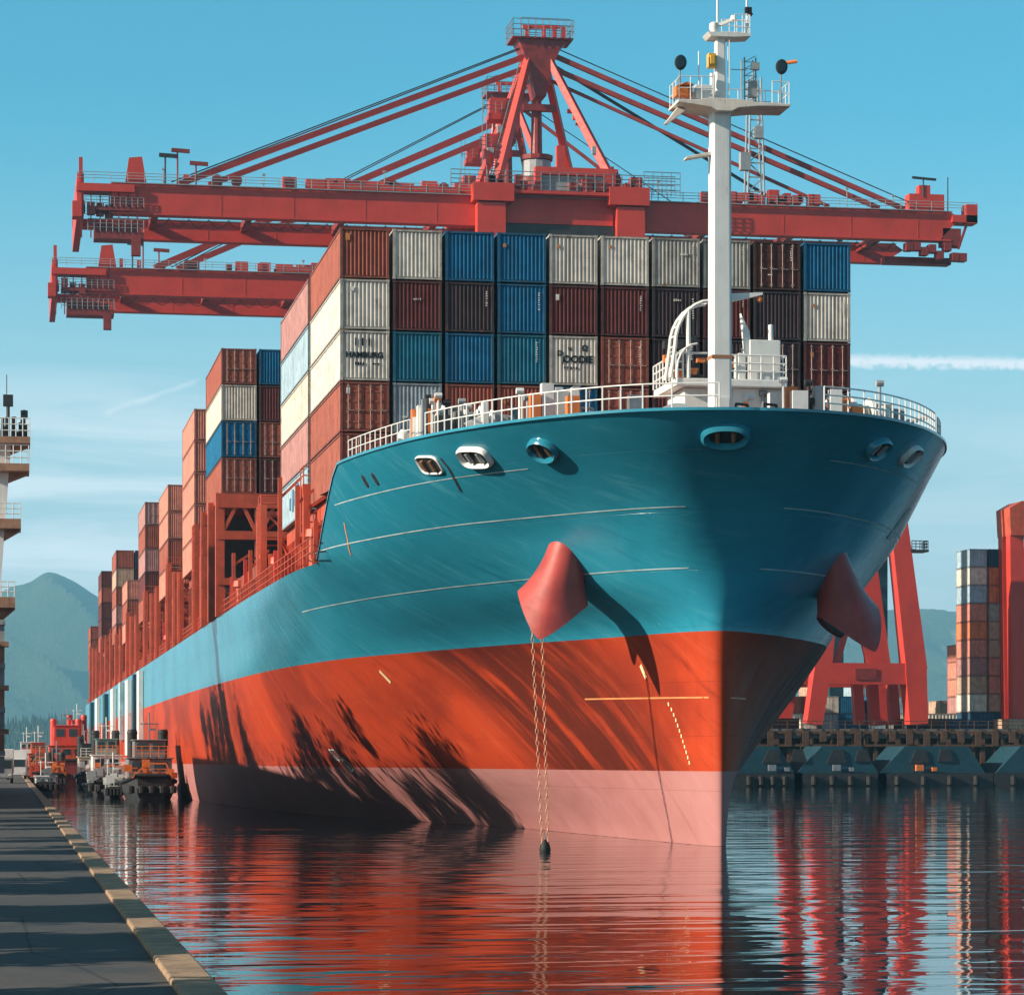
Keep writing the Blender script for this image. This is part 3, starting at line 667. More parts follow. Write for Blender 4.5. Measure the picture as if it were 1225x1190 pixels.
def corr(p0, p1, n, depth, nrm, z0, z1, mb, q=(.3, .5, .8, 1.0)):
    p0, p1 = Vector(p0), Vector(p1); e = p1 - p0; pts = []
    for i in range(n):
        for f, dd in ((0, 0), (q[0], 0), (q[1], -depth), (q[2], -depth)): pts.append(p0 + e * (i + f) / n + nrm * dd)
    pts.append(p1)
    o = len(mb.v); mb.v += [Vector((p.x, p.y, z)) for p in pts for z in (z0, z1)]
    for i in range(len(pts) - 1): mb.f.append([o + 2 * i, o + 2 * i + 2, o + 2 * i + 3, o + 2 * i + 1]); mb.mi.append(0)
CACHE = {}
def container_meshes(L, ribs, end, Wd=CW, Ht=CHT):
    key = (L, ribs, end, Wd, Ht)
    if key in CACHE: return CACHE[key]
    b = MB(); t = .13
    # x from 0 to Wd, y from 0 (front) to L
    if end == 'door': b.bb(t, Wd - t, .10, .14, t, Ht - t)
    else: corr((t, .03, 0), (Wd - t, .03, 0), 11, .06, Vector((0, -1, 0)), t, Ht - t, b)
    corr((.03, t, 0), (.03, L - t, 0), ribs, .05, Vector((-1, 0, 0)), t, Ht - t, b)
    corr((Wd - .03, t, 0), (Wd - .03, L - t, 0), max(6, ribs // 2), .05, Vector((1, 0, 0)), t, Ht - t, b)
    b.add([(t, L - .03, t), (Wd - t, L - .03, t), (Wd - t, L - .03, Ht - t), (t, L - .03, Ht - t)], [(0, 1, 2, 3)])
    b.add([(.05, .05, Ht - .06), (Wd - .05, .05, Ht - .06), (Wd - .05, L - .05, Ht - .06), (.05, L - .05, Ht - .06)], [(0, 1, 2, 3)])
    b.add([(.05, .05, .06), (Wd - .05, .05, .06), (Wd - .05, L - .05, .06), (.05, L - .05, .06)], [(0, 1, 2, 3)])
    f = MB()
    for x in (0, Wd - t):
        for y in (0, L - t): f.bb(x, x + t, y, y + t, 0, Ht); f.bb(x - .012, x + t + .012, y - .012, y + t + .03, -.01, .12); f.bb(x - .012, x + t + .012, y - .012, y + t + .03, Ht - .12, Ht + .01)
        for z in (.004, Ht - t + .02): f.bb(x + .004, x + t - .004, t, L - t, z, z + t - .03)
    for y in (.004, L - t + .004):
        for z in (.004, Ht - t + .02): f.bb(t, Wd - t, y, y + t - .03, z, z + t - .03)
    d = MB(); lb = MB()
    if end == 'door':
        for x in (t + .01, Wd / 2 + .012):
            d.bb(x, x + Wd / 2 - t - .022, .05, .098, t + .01, Ht - t - .01)
            for z in (.45, .95, 1.5, 2.0): d.bb(x + .05, x + Wd / 2 - t - .07, .03, .048, z, z + .10)
        for x in (t + .28, Wd / 2 - .30, Wd / 2 + .30, Wd - t - .28):
            lb.tube((x, .005, t), (x, .005, Ht - t), .022, 6)
            for z in (t + .08, 1.1, Ht - t - .12): lb.bb(x - .06, x + .06, -.02, .03, z, z + .07)
            lb.bb(x - .01, x + .30, -.025, 0, 1.06, 1.10)
    def me(mb, n):
        if not mb.v: return None
        m_ = bpy.data.meshes.new(n); m_.from_pydata([tuple(v) for v in mb.v], [], mb.f)
        bm = bmesh.new(); bm.from_mesh(m_)
        if n != 'body': bmesh.ops.recalc_face_normals(bm, faces=bm.faces)
        bm.to_mesh(m_); bm.free(); return m_
    CACHE[key] = (me(b, 'body'), me(f, 'frame'), me(d, 'door'), me(lb, 'locking_bars')); return CACHE[key]
MCACHE = {}
def colmesh(m_, key, material):
    k = (m_.name, key)
    if k not in MCACHE:
        c = m_.copy(); c.materials.clear(); c.materials.append(material); MCACHE[k] = c
    return MCACHE[k]
BARM = mat('lock_bar', (.45, .33, .27), .5, metal=.3, var=.5, rust=.5)
STK = mat('sticker_orange', (.62, .24, .07), .6, var=.6, nscale=9); STW = mat('sticker_white', (.72, .70, .64), .5, var=.3)
INK = mat('lettering_dark', (.015, .018, .025), .7, spec=.1)
def container(x, y, z, L, colr, label, group, end='corr', ribs=40, parts=True, rz=0., Wd=CW, Ht=CHT, stickers=0):
    b, f, d, lb = container_meshes(L, ribs, end, Wd, Ht)
    o = bpy.data.objects.new('shipping_container', colmesh(b, colr, cmat(colr))); COL.objects.link(o); o.location = (x, y, z); o.rotation_euler.z = rz
    tag(o, label, 'container', group)
    def kid(n, m_, mt, par=o):
        c = bpy.data.objects.new(n, colmesh(m_, mt.name, mt)); COL.objects.link(c); c.parent = par; return c
    kid('frame', f, cmat(colr, True))
    if end == 'door' and parts:
        dd = kid('doors', d, cmat(colr)); kid('locking_bars', lb, BARM, dd)
    if stickers:
        yy = .012; rr = random.random
        if stickers & 1:
            mb = MB(); x_ = .26 + rr() * .25; z_ = 1.55 + rr() * .4; w_ = .10 + rr() * .14; mb.bb(x_, x_ + w_, yy - .02, yy, z_, z_ + w_ * (1 + rr())); _fix(mb.build('placard', STK if rr() < .6 else STW, None), o)
        if stickers & 4:
            mb = MB(); x_ = .3 + rr() * .5; mb.bb(x_, x_ + .2 + rr() * .3, yy - .02, yy, .75, .80 + rr() * .05); _fix(mb.build('placard', STW, None), o)
        if stickers & 2:
            mb = MB(); x_ = Wd - .55 + rr() * .15; z0_ = 1.9 + rr() * .25
            for k in range(random.randint(4, 9)): mb.bb(x_ + .02 * rr(), x_ + .05 + .06 * rr(), yy - .02, yy, z0_ - k * .12, z0_ - k * .12 + .04 + .04 * rr())
            _fix(mb.build('serial_marking', STW, None), o)
        if stickers & 8:
            mb = MB(); x_ = 1.0 + rr() * .5; z_ = 1.5 + rr() * .5
            for k in range(4): mb.bb(x_ + k * .11, x_ + k * .11 + .03 + .05 * rr(), yy - .02, yy, z_, z_ + .06 + .06 * rr())
            _fix(mb.build('serial_marking', STW, None), o)
    return o
def _fix(ob_, par):
    o0 = ORIG[ob_]; ob_.data.transform(Matrix.Translation(o0)); ob_.location = (0, 0, 0); ob_.parent = par
TX = Matrix.Rotation(R(90), 4, 'X')
ORDN = ['leftmost', 'second from left', 'third from left', 'fourth from left', 'fifth from left', 'fifth from right', 'fourth from right', 'third from right', 'second from right', 'rightmost']
TIER = ['top', 'second', 'third', 'fourth', 'fifth', 'sixth', 'seventh']
PITCH, TP = 2.7, 2.6
TOPZ = 30.7
FRONT = [
 ['dark brown', 'white', 'blue', 'blue', 'white', 'white', 'grey', 'grey', 'dark brown*', 'blue'],
 ['white', 'maroon', 'black brown', 'blue', 'maroon', 'maroon', 'black brown', 'maroon', 'black brown', 'white'],
 ['white', 'teal blue', 'blue', 'teal blue', 'white', 'red brown*', 'black brown', 'black brown', 'black brown*', 'maroon*'],
 ['maroon*', 'pale blue grey', 'red brown', 'red brown', 'blue*', 'red brown*', 'maroon', 'maroon', 'black brown*', 'maroon*'],
 ['red brown*', 'red brown', 'maroon', 'red brown', 'maroon', 'black brown', 'maroon', 'blue', 'maroon', 'red brown']]
SIDE1 = ['salmon red', 'white', 'cream', 'salmon red', 'salmon red']
BX, BY, L1 = 16.45, 143.2, 14.6
for r, row in enumerate(FRONT):
    for c, nm in enumerate(row):
        door = nm.endswith('*'); nm = nm.rstrip('*')
        x = BX + c * PITCH + .1; z = TOPZ - (r + 1) * TP
        if c == 0 and nm in ('dark brown', 'maroon'): nm = 'red brown'
        extra = ' with dark lettering' if (r, c) in ((2, 0), (2, 4)) else ''
        lab = f"{nm}{' door-end' if door else ''} container{extra}, {ORDN[c]} in the {TIER[r]} row of the front stack"
        o = container(x, BY + random.uniform(0, .06), z, L1, nm, lab, 'containers on the ship', 'door' if door else 'corr', 46 if c == 0 else 12,
                      stickers=(random.choice([1, 3, 2, 0, 9, 2, 0, 8, 0, 6, 1, 10]) if not extra.startswith(' with dark') else 0))
        if (r, c) == (2, 0):
            textmesh('HAMBURG', .40, 'lettering', INK, o, Matrix.Translation((1.24, .016, 1.28)) @ TX)
            mb = MB()
            for q in (.75, 1.1, 1.45): _fix(MB().bb(q, q + .07, .0, .018, 1.75, 2.15).build('stencil_mark', INK), o)
            for q in range(4): _fix(MB().bb(.75 + q * .13, .83 + q * .13, .0, .018, .78, .92).build('stencil_mark', INK), o)
            for q in range(2): _fix(MB().bb(1.65 + q * .2, 1.8 + q * .2, .0, .018, .82, .88).build('stencil_mark', INK), o)
        if (r, c) == (2, 4):
            textmesh('OODIE', .50, 'lettering', INK, o, Matrix.Translation((1.48, .018, 1.32)) @ TX); textmesh('D', .36, 'lettering', INK, o, Matrix.Translation((.55, .018, 1.62)) @ TX); textmesh('/', .4, 'lettering', INK, o, Matrix.Translation((.72, .018, 1.2)) @ TX)
            textmesh('Ω', .4, 'lettering', INK, o, Matrix.Translation((1.85, .018, 1.9)) @ TX); textmesh('υ', .3, 'lettering', INK, o, Matrix.Translation((1.05, .018, 1.88)) @ TX)
            mb = MB()
            for q in range(5): _fix(MB().bb(.75 + q * .16, .82 + q * .16, .0, .018, .82 + .05 * (q % 2), .95).build('stencil_mark', INK), o)
# second stack: outer column seen from the quay, and its starboard column
B2 = ['mauve', 'pale blue', 'cream', 'mauve', 'pale blue']
for r in range(5):
    o = container(BX + .1, 159.0, TOPZ - (r + 1) * TP, 16.2, B2[r], f"{B2[r]} container side, {TIER[r]} tier of the second stack behind the bow", 'containers on the ship', 'corr', 50)
    if r == 4:
        mb = MB()
        for a, b_, c_, d_ in ((5.5, 6.3, .7, 2.0), (7.0, 7.8, .9, 1.7), (8.4, 9.0, .6, 1.9), (10, 10.6, .8, 1.5), (4, 4.6, .8, 1.3)): mb.bb(-.012, .03, a, b_, c_, d_)
        _fix(mb.build('side_emblem', mat('emblem_blue', (.10, .24, .36), .5, var=.5, nscale=3)), o)
# further stacks: (front face Y, length, top Z, tiers, columns, outer colours, second column colours, name)
ST_X = 14.95
FAR = [
 (203.0, 16.2, 33.0, 4, 3, ['red brown*', 'cream', 'blue*', 'red brown*'], ['blue', 'maroon', 'red brown*', 'maroon*'], 'third'),
 (233.0, 16.2, 32.3, 5, 2, ['salmon red'] * 5, ['maroon'] * 5, 'fourth'),
 (272.0, 16.2, 29.8, 4, 2, ['salmon red', 'salmon red', 'red brown', 'salmon red'], ['maroon'] * 4, 'fifth'),
 (318.0, 16.2, 32.2, 5, 2, ['mauve*', 'red brown', 'mauve', 'maroon', 'red brown'], ['black brown*', 'navy*', 'black brown', 'navy', 'black brown'], 'sixth'),
 (366.0, 16.2, 26.5, 3, 2, ['salmon red', 'red brown', 'salmon red'], ['red brown', 'maroon', 'red brown'], 'seventh'),
 (404.0, 16.2, 33.0, 5, 3, ['red brown', 'tan', 'red brown', 'mauve', 'red brown'], ['navy', 'black brown', 'navy', 'navy', 'navy'], 'eighth'),
 (468.0, 16.2, 34.2, 5, 2, ['maroon', 'red brown', 'maroon', 'maroon', 'red brown'], ['black brown'] * 5, 'ninth'),
 (530.0, 16.2, 28.0, 3, 2, ['red brown'] * 3, ['maroon'] * 3, 'hindmost')]
for (Y, L, tz, nt_, ncol, c1_, c2_, nm_) in FAR:
    for c in range(ncol):
        for r in range(nt_):
            nm = (c1_ if c == 0 else c2_)[r]; door = nm.endswith('*'); nm = nm.rstrip('*')
            who = 'outer' if c == 0 else ('second' if c == 1 else 'third')
            container(ST_X + c * PITCH, Y, tz - (r + 1) * TP, L, nm, f"{nm}{' door-end' if door else ''} container, {TIER[r]} tier, {who} column, {nm_} stack from the bow", 'containers on the ship', 'door' if door else 'corr', 30 if c == 0 else 8)

# hatch covers, lashing bridges, deck rails (parts of the ship)
def hatch(x0, x1, y0, y1, z1, m=ORR):
    mb = MB(); mb.bb(x0, x1, y0, y1, 13.8, z1 - .9); mb.bb(x0 - .1, x1 + .1, y0 - .1, y1 + .1, z1 - .9, z1 - .02)
    y = y0
    while y < y1: mb.bb(x0 - .22, x0, y, y + .18, 13.8, z1 - .95); y += 1.5
    return mb.build('hatch_cover', m, ship)
hatch(BX + .6, BX + 26.4, BY, BY + L1, TOPZ - 5 * TP); hatch(BX + .6, BX + 26.4, 159, 175.2, TOPZ - 5 * TP)
for (Y, L, tz, nt_, ncol, *_r) in FAR:
    zb = tz - nt_ * TP
    if Y > 205: hatch(ST_X + .7, ST_X + 29, Y, Y + L, zb, DKR)
hatch(ST_X + .9, ST_X + 29, 178, 201, 16.2, DKR)
def lashing(Y, zt__, xo, depth=1.6, dense=1, cols=10, m=ORR):
    mb = MB(); xw = xo
    for k in range(cols + 1):
        x = xo + k * PITCH - .05
        if k > 3 and k % 3: continue
        for y in (Y, Y + depth): mb.bar((x, y, 13.8), (x, y, zt__), .42, .42)
    z = 16.4
    while z < zt__ + .1:
        mb.bb(xo - .2, xo + cols * PITCH, Y - .1, Y + depth + .1, z - .22, z)
        mb.rail([(xo - .2, Y + depth, z), (xo - .2, Y, z), (xo + 9, Y, z)], 1.0, .04, 1.2, 2); z += 2.6
    for k in range(3):
        x = xo + k * PITCH; mb.bar((x, Y - .05, 13.8), (x + PITCH, Y - .05, 16.4), .14); mb.bar((x + PITCH, Y - .05, 16.4), (x, Y - .05, 19.0), .14)
    for y in (Y + .3, Y + depth - .3):
        mb.tube((xo - .32, y, 13.8), (xo - .32, y, zt__), .035)
    z = 14
    while z < zt__: mb.tube((xo - .32, Y + .3, z), (xo - .32, Y + depth - .3, z), .03, 5); z += .35
    return mb.build('lashing_bridge', m, ship)
for Y, z, x in ((140.9, 17.2, 18.2), (158.0, 19.0, 16.4), (176.0, 19.4, 15.6), (220.4, 21.5, 15.0), (230.2, 22.5, 15.0), (250.5, 20, 15.0), (258, 20.5, 15.0), (269.4, 22, 15.0), (289.5, 21, 15.0), (300, 21, 15.0), (315.2, 22, 15), (336, 20.5, 15), (350, 21, 15), (363, 22, 15.0), (384, 21, 15), (401, 21, 15), (422, 22, 15), (443, 22, 15), (465, 23, 15), (488, 22, 15), (508, 23, 15), (527, 24, 15)):
    lashing(Y, z, x)
# tall portal carrying the third stack
pt = MB(); zb = 33.0 - 4 * TP; xo = ST_X
for k in range(0, 11, 1):
    x = xo + k * PITCH - .1
    for y in (203.2, 211, 218.8): pt.bar((x, y, 13.8), (x, y, zb - .02), .62 if k % 2 == 0 else .4, .7)
for y in (203.2, 218.8):
    for z, hh in ((zb - .55, 1.0), (zb - 3.0, .6), (16.3, .5)): pt.bb(xo - .3, xo + 27, y - .42, y + .42, z - hh / 2, z + hh / 2)
for k in range(4):
    x = xo + k * PITCH; pt.bar((x, 203, zb - 3), (x + 1.0, 203, zb - 1), .25); pt.bar((x + 2.6, 203, zb - 3), (x + 1.6, 203, zb - 1), .25); pt.bb(x + .9, x + 1.8, 202.9, 203.6, 13.8, 15.6)
pt.bb(xo, xo + 27, 203.4, 218.6, zb - .3, zb - .02)
pt.build('container_portal', ORR, ship)
pk = MB(); pk.bb(xo + .5, xo + 27, 208, 218, 13.8, zb - 1.2)  # dark block and boxes stand in for the shaded recess
for k in range(10): pk.bb(xo + .4 + k * 1.2, xo + 1.1 + k * 1.2, 205, 207.5, 13.8, 14.8 + 1.6 * random.random())
pk.build('recess_shade_block', mat('recess_dark', (.05, .03, .03), .8), ship)
# rail, posts and pipes along the ship's side
dr = MB(); dr.rail([(15.05, y, 13.8) for y in range(143, 556, 6)], 1.1, .035, 2.0, 3); dr.build('deck_railing', ORR, ship)
for i in range(70):
    y = 145 + i * 5.6 + random.uniform(-1, 1); hgt = random.choice([2.2, 3.2, 4.5, 5.5, 6.0]) * random.uniform(.85, 1.1)
    if y > 548: break
    mb = MB(); x = 15.2 + random.uniform(0, .5); mb.bar((x, y, 13.8), (x, y, 13.8 + hgt), .24); mb.bar((x, y, 13.8 + hgt * .8), (x + 1.2, y, 13.8 + hgt), .16); mb.bar((x, y, 13.8 + hgt * .45), (x + 1.0, y + .8, 13.8 + .2), .14)
    if i % 3 == 0: mb.box((x + .5, y + .6, 14.6), (.8, .9, 1.5))
    if i % 4 == 1: mb.lathe((x + .4, y, 13.8), [(.3, 0), (.3, 1.6), (.5, 1.7), (.45, 2.1), (.05, 2.2)], 10)
    mb.build('stanchion', random.choice([ORR, ORR, ORR, DKR, CR]), ship)
# white and teal panels set on the far side plating
for y, wd, z0, z1, m_ in ((318, 5, 3.5, 13.4, WH), (332, 3, 6, 13.4, TEAL), (348, 8, 4, 13.2, WH), (372, 5, 6, 13.5, LINEW), (398, 9, 4, 13.3, WH), (432, 8, 5, 13.3, TEAL), (470, 10, 4, 13.4, WH), (505, 8, 4, 13.4, TEAL)):
    x = SX - half(-1, y - 118, 8); MB().bb(x - .55, x - .05, y, y + wd, z0, z1).build('side_panel', m_, ship)

# ------------------------------------------------------------------ ship-to-shore cranes
QZ = 7.6
def make_crane(label, Yf, gap, apex_px, feet_px, leg_px, top_py, l_px, r_px, tip_px, rtip_px, boom_ref, stays, backs, lattice=False):
    Yr = Yf + gap
    c0 = at(apex_px[0], 0, Yf); root = thing('quay_crane', (c0.x, Yf, QZ), label, 'crane', 'red quay cranes')
    zg = at(boom_ref, top_py, Yf).z; gh0 = 3.75
    xl, xr = at(l_px, 0, Yf).x, at(r_px, 0, Yf).x
    xt, xrt = at(tip_px, 0, Yf).x, at(rtip_px, 0, Yf).x
    za = at(apex_px[0], apex_px[1], Yf).z; xa = c0.x; ya = Yf + gap * .30
    for y, n in ((Yr, 1), (Yf, 0)):
        gh = 2.5 if n else gh0
        g = MB(); g.prism([(xl, zg), (xr, zg), (xr + 1.2, zg - .8), (xr - 1.5, zg - gh), (xl + 1, zg - gh), (xl, zg - gh + 1.2)], y, y + 1.7)
        g.bb(xl, xr, y - .08, y + 1.8, zg - gh - .22, zg - gh - .002); g.bb(xl, xr, y - .06, y + 1.8, zg + .002, zg + .16)
        for k in range(12): x = xl + (xr - xl) * (k + .5) / 12; g.bb(x - .06, x + .06, y - .03, y - .001, zg - gh + .05, zg - .05)
        g.build('boom_girder', CR, root)
        r_ = MB(); r_.rail([(xt, y - .4, zg + .16), (xrt, y - .4, zg + .16)], 1.15, .045, 2.2, 3); r_.bb(xl, xr, y - .5, y - .21, zg - .02, zg + .1); r_.build('boom_railing', STEEL if n else GREYP, root)
    # lower trolley rail box between the girders
    for k in range(9): x = xl + 6 + (xr - xl - 12) * k / 8; MB().bb(x, x + .9, Yf + 1.7, Yr, zg - 1.3, zg - .3).build('cross_tie', CRD, root)
    # boom tip
    b = MB(); b.bb(xt, xl + 3, Yf - .6, Yf + 2.4, zg - 1.2, zg - .2); b.bb(xt, xl, Yr - .6, Yr + 2.4, zg - 1.2, zg - .2); b.bb(xt, xt + .9, Yf, Yr + 2, zg - 4.4, zg + 1.2); b.bb(xt - .6, xt + .6, Yf - .8, Yf + 1.8, zg - 4.6, zg - 2.6); b.bar((xt + .5, Yf, zg), (xt + .5, Yf, zg + 3.2), .5)
    b.prism([(xl + 1.8, zg), (xl + 2.3, zg + 3.4), (xl + 4.0, zg + 3.6), (xl + 4.6, zg)], Yf, Yf + 1.5); b.build('boom_tip', CR, root)
    u = MB()
    for k in range(7): x = xt + .6 + k * (xl + 4 - xt) / 7; u.box((x, Yf + random.uniform(0, 2), zg - 2.3 - random.random() * 1.2), (1.0, 1.2, 1.6)); u.bar((x, Yf, zg - 1), (x, Yf, zg - 7.2), .16)
    u.bb(xt + 1.4, xl + 4.4, Yf - .3, Yf + 3, zg - 3.6, zg - 3.1); u.bb(xt + 2.2, xl + 4.2, Yf - .3, Yf + 3, zg - 7.3, zg - 6.4); u.bb(xt + 2.2, xl + 3.6, Yf + .2, Yf + 2.4, zg - 6.4, zg - 5.4); u.bar((xl + 3.2, Yf, zg - 7), (xl + 3.2, Yf, zg - 9.4), 1.2); u.build('tip_gear', CRD, root)
    u = MB(); u.rail([(xt + 1.4, Yf - .4, zg - 6.4), (xl + 4.2, Yf - .4, zg - 6.4)], 1.6, .06, .8, 3); u.rail([(xt + 1.0, Yf - .4, zg - 3.1), (xl + 4.2, Yf - .4, zg - 3.1)], 1.2, .05, .8, 3); u.build('tip_railing', STEEL, root)
    for dx, hh in ((7.0, 3.9), (8.6, 4.6), (11, 3.0)):
        m_ = MB(); m_.tube((xl + dx, Yf, zg), (xl + dx, Yf, zg + hh), .12); m_.bar((xl + dx - .8, Yf, zg + hh), (xl + dx + 1.6, Yf, zg + hh - .1), .35, .5); m_.build('boom_lamp', DK if dx < 8 else CRD, root)
    # stay anchorage, walkway boxes on the boom
    m_ = MB()
    for k, f in enumerate((.20, .23, .255, .28, .30, .33, .36, .40, .44, .47)):
        x = xl + (xr - xl) * f * 1.02; m_.box((x, Yf + .8, zg + .9), (random.uniform(1.5, 3.4), 1.3, random.uniform(.9, 1.9)))
    m_.bb(xl + (xr - xl) * .25, xl + (xr - xl) * .40, Yf - .4, Yf + 1.6, zg + .2, zg + .9); m_.build('sheave_box', CR, root)
    for k in range(34):                                       # small gear along the walkway
        x = random.uniform(xl + 3, xr - 3); kk = random.random()
        if abs(x - xa) < 12: continue
        m_ = MB(); hh = random.uniform(.5, 1.6)
        if kk < .45: m_.box((x, Yf + .4, zg + .16 + hh / 2), (random.uniform(.3, 1.4), .8, hh)); m_.build('cable_box', CR if kk < .3 else CRD, root)
        elif kk < .8: m_.tube((x, Yf, zg + .16), (x, Yf, zg + 1.2 + hh), .06); m_.box((x, Yf, zg + 1.2 + hh), (.4, .3, .25)); m_.build('lamp_post', GREYP, root)
        else: m_.tube((x, Yf - .2, zg + .9), (x, Yf + .9, zg + .9), .7, 14); m_.build('cable_drum', CRD, root)
    m_ = MB(); n_ = 40
    for k in range(n_):
        xa0, xa1 = xl + 5 + (xr - xl - 10) * k / n_, xl + 5 + (xr - xl - 10) * (k + 1) / n_
        m_.path([(xa0 + (xa1 - xa0) * q / 4, Yf + 2.1, zg - gh0 - .25 - 1.1 * (1 - (q / 2 - 1) ** 2)) for q in range(5)], .05, 4)
    m_.build('festoon_cable', CABLE, root)
    # tower legs
    legs = [at(p, 0, Yf).x for p in leg_px]
    for x in legs:
        for y in (Yf - 1.2, Yr - 1.0):
            l_ = MB(); l_.bb(x - 1.9, x + 1.9, y - .9, y + 1.1, QZ + 2.4, zg - 1.2); o = l_.build('leg', CR, root)
            bg_ = MB(); bg_.bb(x - 3.4, x + 3.4, y - .8, y + 1.0, QZ + .9, QZ + 2.4)
            for k in range(4): bg_.tube((x - 2.6 + k * 1.75, y - .5, QZ + .45), (x - 2.6 + k * 1.75, y + .7, QZ + .45), .45, 12)
            bg_.build('bogie', CRD, o)
    m_ = MB(); m_.bb(legs[0], legs[1], Yf - 1.5, Yf + .5, QZ + 20, QZ + 23); m_.bb(legs[0], legs[1], Yr - 1.2, Yr + .8, QZ + 20, QZ + 23)
    for x in legs: m_.bb(x - 1.2, x + 1.2, Yf, Yr, zg - 7.5, zg - 4.8); m_.bb(x - 1.2, x + 1.2, Yf, Yr, QZ + 16, QZ + 18.4)
    m_.build('portal_beam', CR, root)
    # machinery deck between the legs
    m_ = MB(); m_.bb(legs[0] - 2, legs[1] + 2, Yf - 2.2, Yr + 1, zg + .17, zg + .6); m_.bb(legs[0] + 2.2, legs[1] - 2.2, Yf - .8, Yr, zg - 3.6, zg - 2.0); m_.bb(legs[0] - 2.5, legs[0] + 3, Yf - 2.4, Yf, zg - 1.0, zg + 1.4); m_.bb(legs[1] - 3, legs[1] + 2.5, Yf - 2.4, Yf, zg - 1.0, zg + 1.4)
    m_.bb(legs[0] + 6, legs[1] - 2, Yf - 1.6, Yf - .2, zg + 2.9, zg + 3.9); m_.bb(legs[0] + 6, legs[0] + 6.8, Yf - 1.6, Yf - .2, zg + .6, zg + 2.9); m_.bb(legs[1] - 3.4, legs[1] - 2, Yf - 1.6, Yf - .2, zg + .6, zg + 2.9)
    m_.bar((legs[0] + 9.5, Yf - 1, zg + 3.8), (legs[0] + 9.5, Yf - 1, zg + 6.8), 1.1)
    for k in range(14): m_.box((random.uniform(legs[0] - 3, legs[1] + 3), Yf - 1.5, zg + 1.2 + random.random() * .8), (random.uniform(.6, 1.8), 1.2, random.uniform(.6, 2.2)))
    m_.build('machinery_deck', CR, root)
    m_ = MB(); m_.bb(legs[0] + 6.9, legs[1] - 2.5, Yf - 1.2, Yf - .5, zg + .7, zg + 2.85); m_.build('machinery_house', GREYP, root)
    m_ = MB(); m_.bb(legs[0] + 2, legs[1] - 2, Yf - .9, Yf + 6, zg - 5.6, zg - 3.7); m_.build('trolley', DK, root)
    m_ = MB(); m_.rail([(legs[0] - 5.5, Yf - 2.2, zg + .6), (legs[1] + 6, Yf - 2.2, zg + .6)], 2.4, .06, 1.2, 4); m_.rail([(legs[1] + 2, Yf - 1, zg + .6), (legs[1] + 7, Yf - 1, zg + .6)], 3.2, .06, 1.2, 4); m_.build('deck_railing', STEEL, root)
    # A frame
    feet = [at(p, 0, Yf).x for p in feet_px]
    for x in feet:
        sg = -1 if x < xa else 1
        for y, yy in ((Yf - .5, ya - 1.2), (Yr + .5, ya + 1.8)):
            l_ = MB(); l_.bar((x, y, zg + .3), (xa + sg * 1.5, yy, za - 1.5), 1.15, 1.15, .9, .9); l_.build('frame_leg', CR, root, bevel=.08)
    l_ = MB(); xm = xa - 1.0; l_.bar((xa - 2.2, ya - 1, za - 8), (xa + 2.4, ya - 1, za - 8), .9)
    l_.build('frame_tie', CRD, root)
    for k in range(26):                                       # ladders, floodlights and boxes hung on the frame
        u = random.random(); sd = random.choice((-1, 1)); z_ = zg + 2 + (za - zg - 6) * u; xx = xa + sd * ((feet[1] - feet[0]) / 2 * (1 - u) + 1.2)
        m_ = MB(); m_.box((xx + random.uniform(-.4, .4), Yf - .9 + (ya - Yf) * u, z_), (random.uniform(.3, .9), .5, random.uniform(.3, 1.2))); m_.build('frame_fitting', random.choice([CR, CRD, GREYP, CRD]), root)
    l_ = MB(); p0_ = Vector((feet[0] - .9, Yf - .8, zg + .4)); p1_ = Vector((xa - 2.4, ya - 1.4, za - 2)); dd_ = p1_ - p0_
    for o_ in (-.3, .3): l_.tube(p0_ + Vector((o_, 0, 0)), p1_ + Vector((o_, 0, 0)), .06, 5)
    for k in range(50): q_ = p0_ + dd_ * k / 50; l_.tube(q_ + Vector((-.3, 0, 0)), q_ + Vector((.3, 0, 0)), .05, 4)
    l_.build('frame_ladder', STEEL, root)
    # apex: sheave head and platform
    hd = MB(); hd.prism([(xa - 2.4, za), (xa - 3.0, za + 1.2), (xa + 4.0, za + 1.2), (xa + 3.0, za + .2), (xa + 1.8, za - 2.4), (xa + .9, za - 6.5), (xa - .5, za - 6.5), (xa - 1.6, za - 2.4)], ya - 1.8, ya + 2.2); hd.bb(xa - 3.8, xa + 4.6, ya - 2.2, ya + 2.6, za + 1.2, za + 1.42); hd.build('apex_head', CRD, root)
    hr_ = MB(); hr_.rail([(xa - 3.8, ya - 2.5, za + 1.5), (xa + 4.6, ya - 2.5, za + 1.5), (xa + 4.6, ya + 2.9, za + 1.5), (xa - 3.8, ya + 2.9, za + 1.5), (xa - 3.8, ya - 2.5, za + 1.5)], 2.2, .05, 1.0, 3); hr_.rail([(xa - 2.2, ya, za + 1.5), (xa + 4.6, ya, za + 1.5)], 3.0, .05, 1.0, 3); hr_.build('apex_railing', STEEL, root)
    hr_ = MB()
    for dx in (-1.4, .9, 2.4, 3.6): hr_.bar((xa + dx, ya, za + 1.5), (xa + dx, ya, za + 3.4), .55)
    hr_.bar((xa - 2, ya, za + 3.2), (xa + 3.2, ya, za + 3.4), .4); hr_.build('sheave_stand', CR, root)
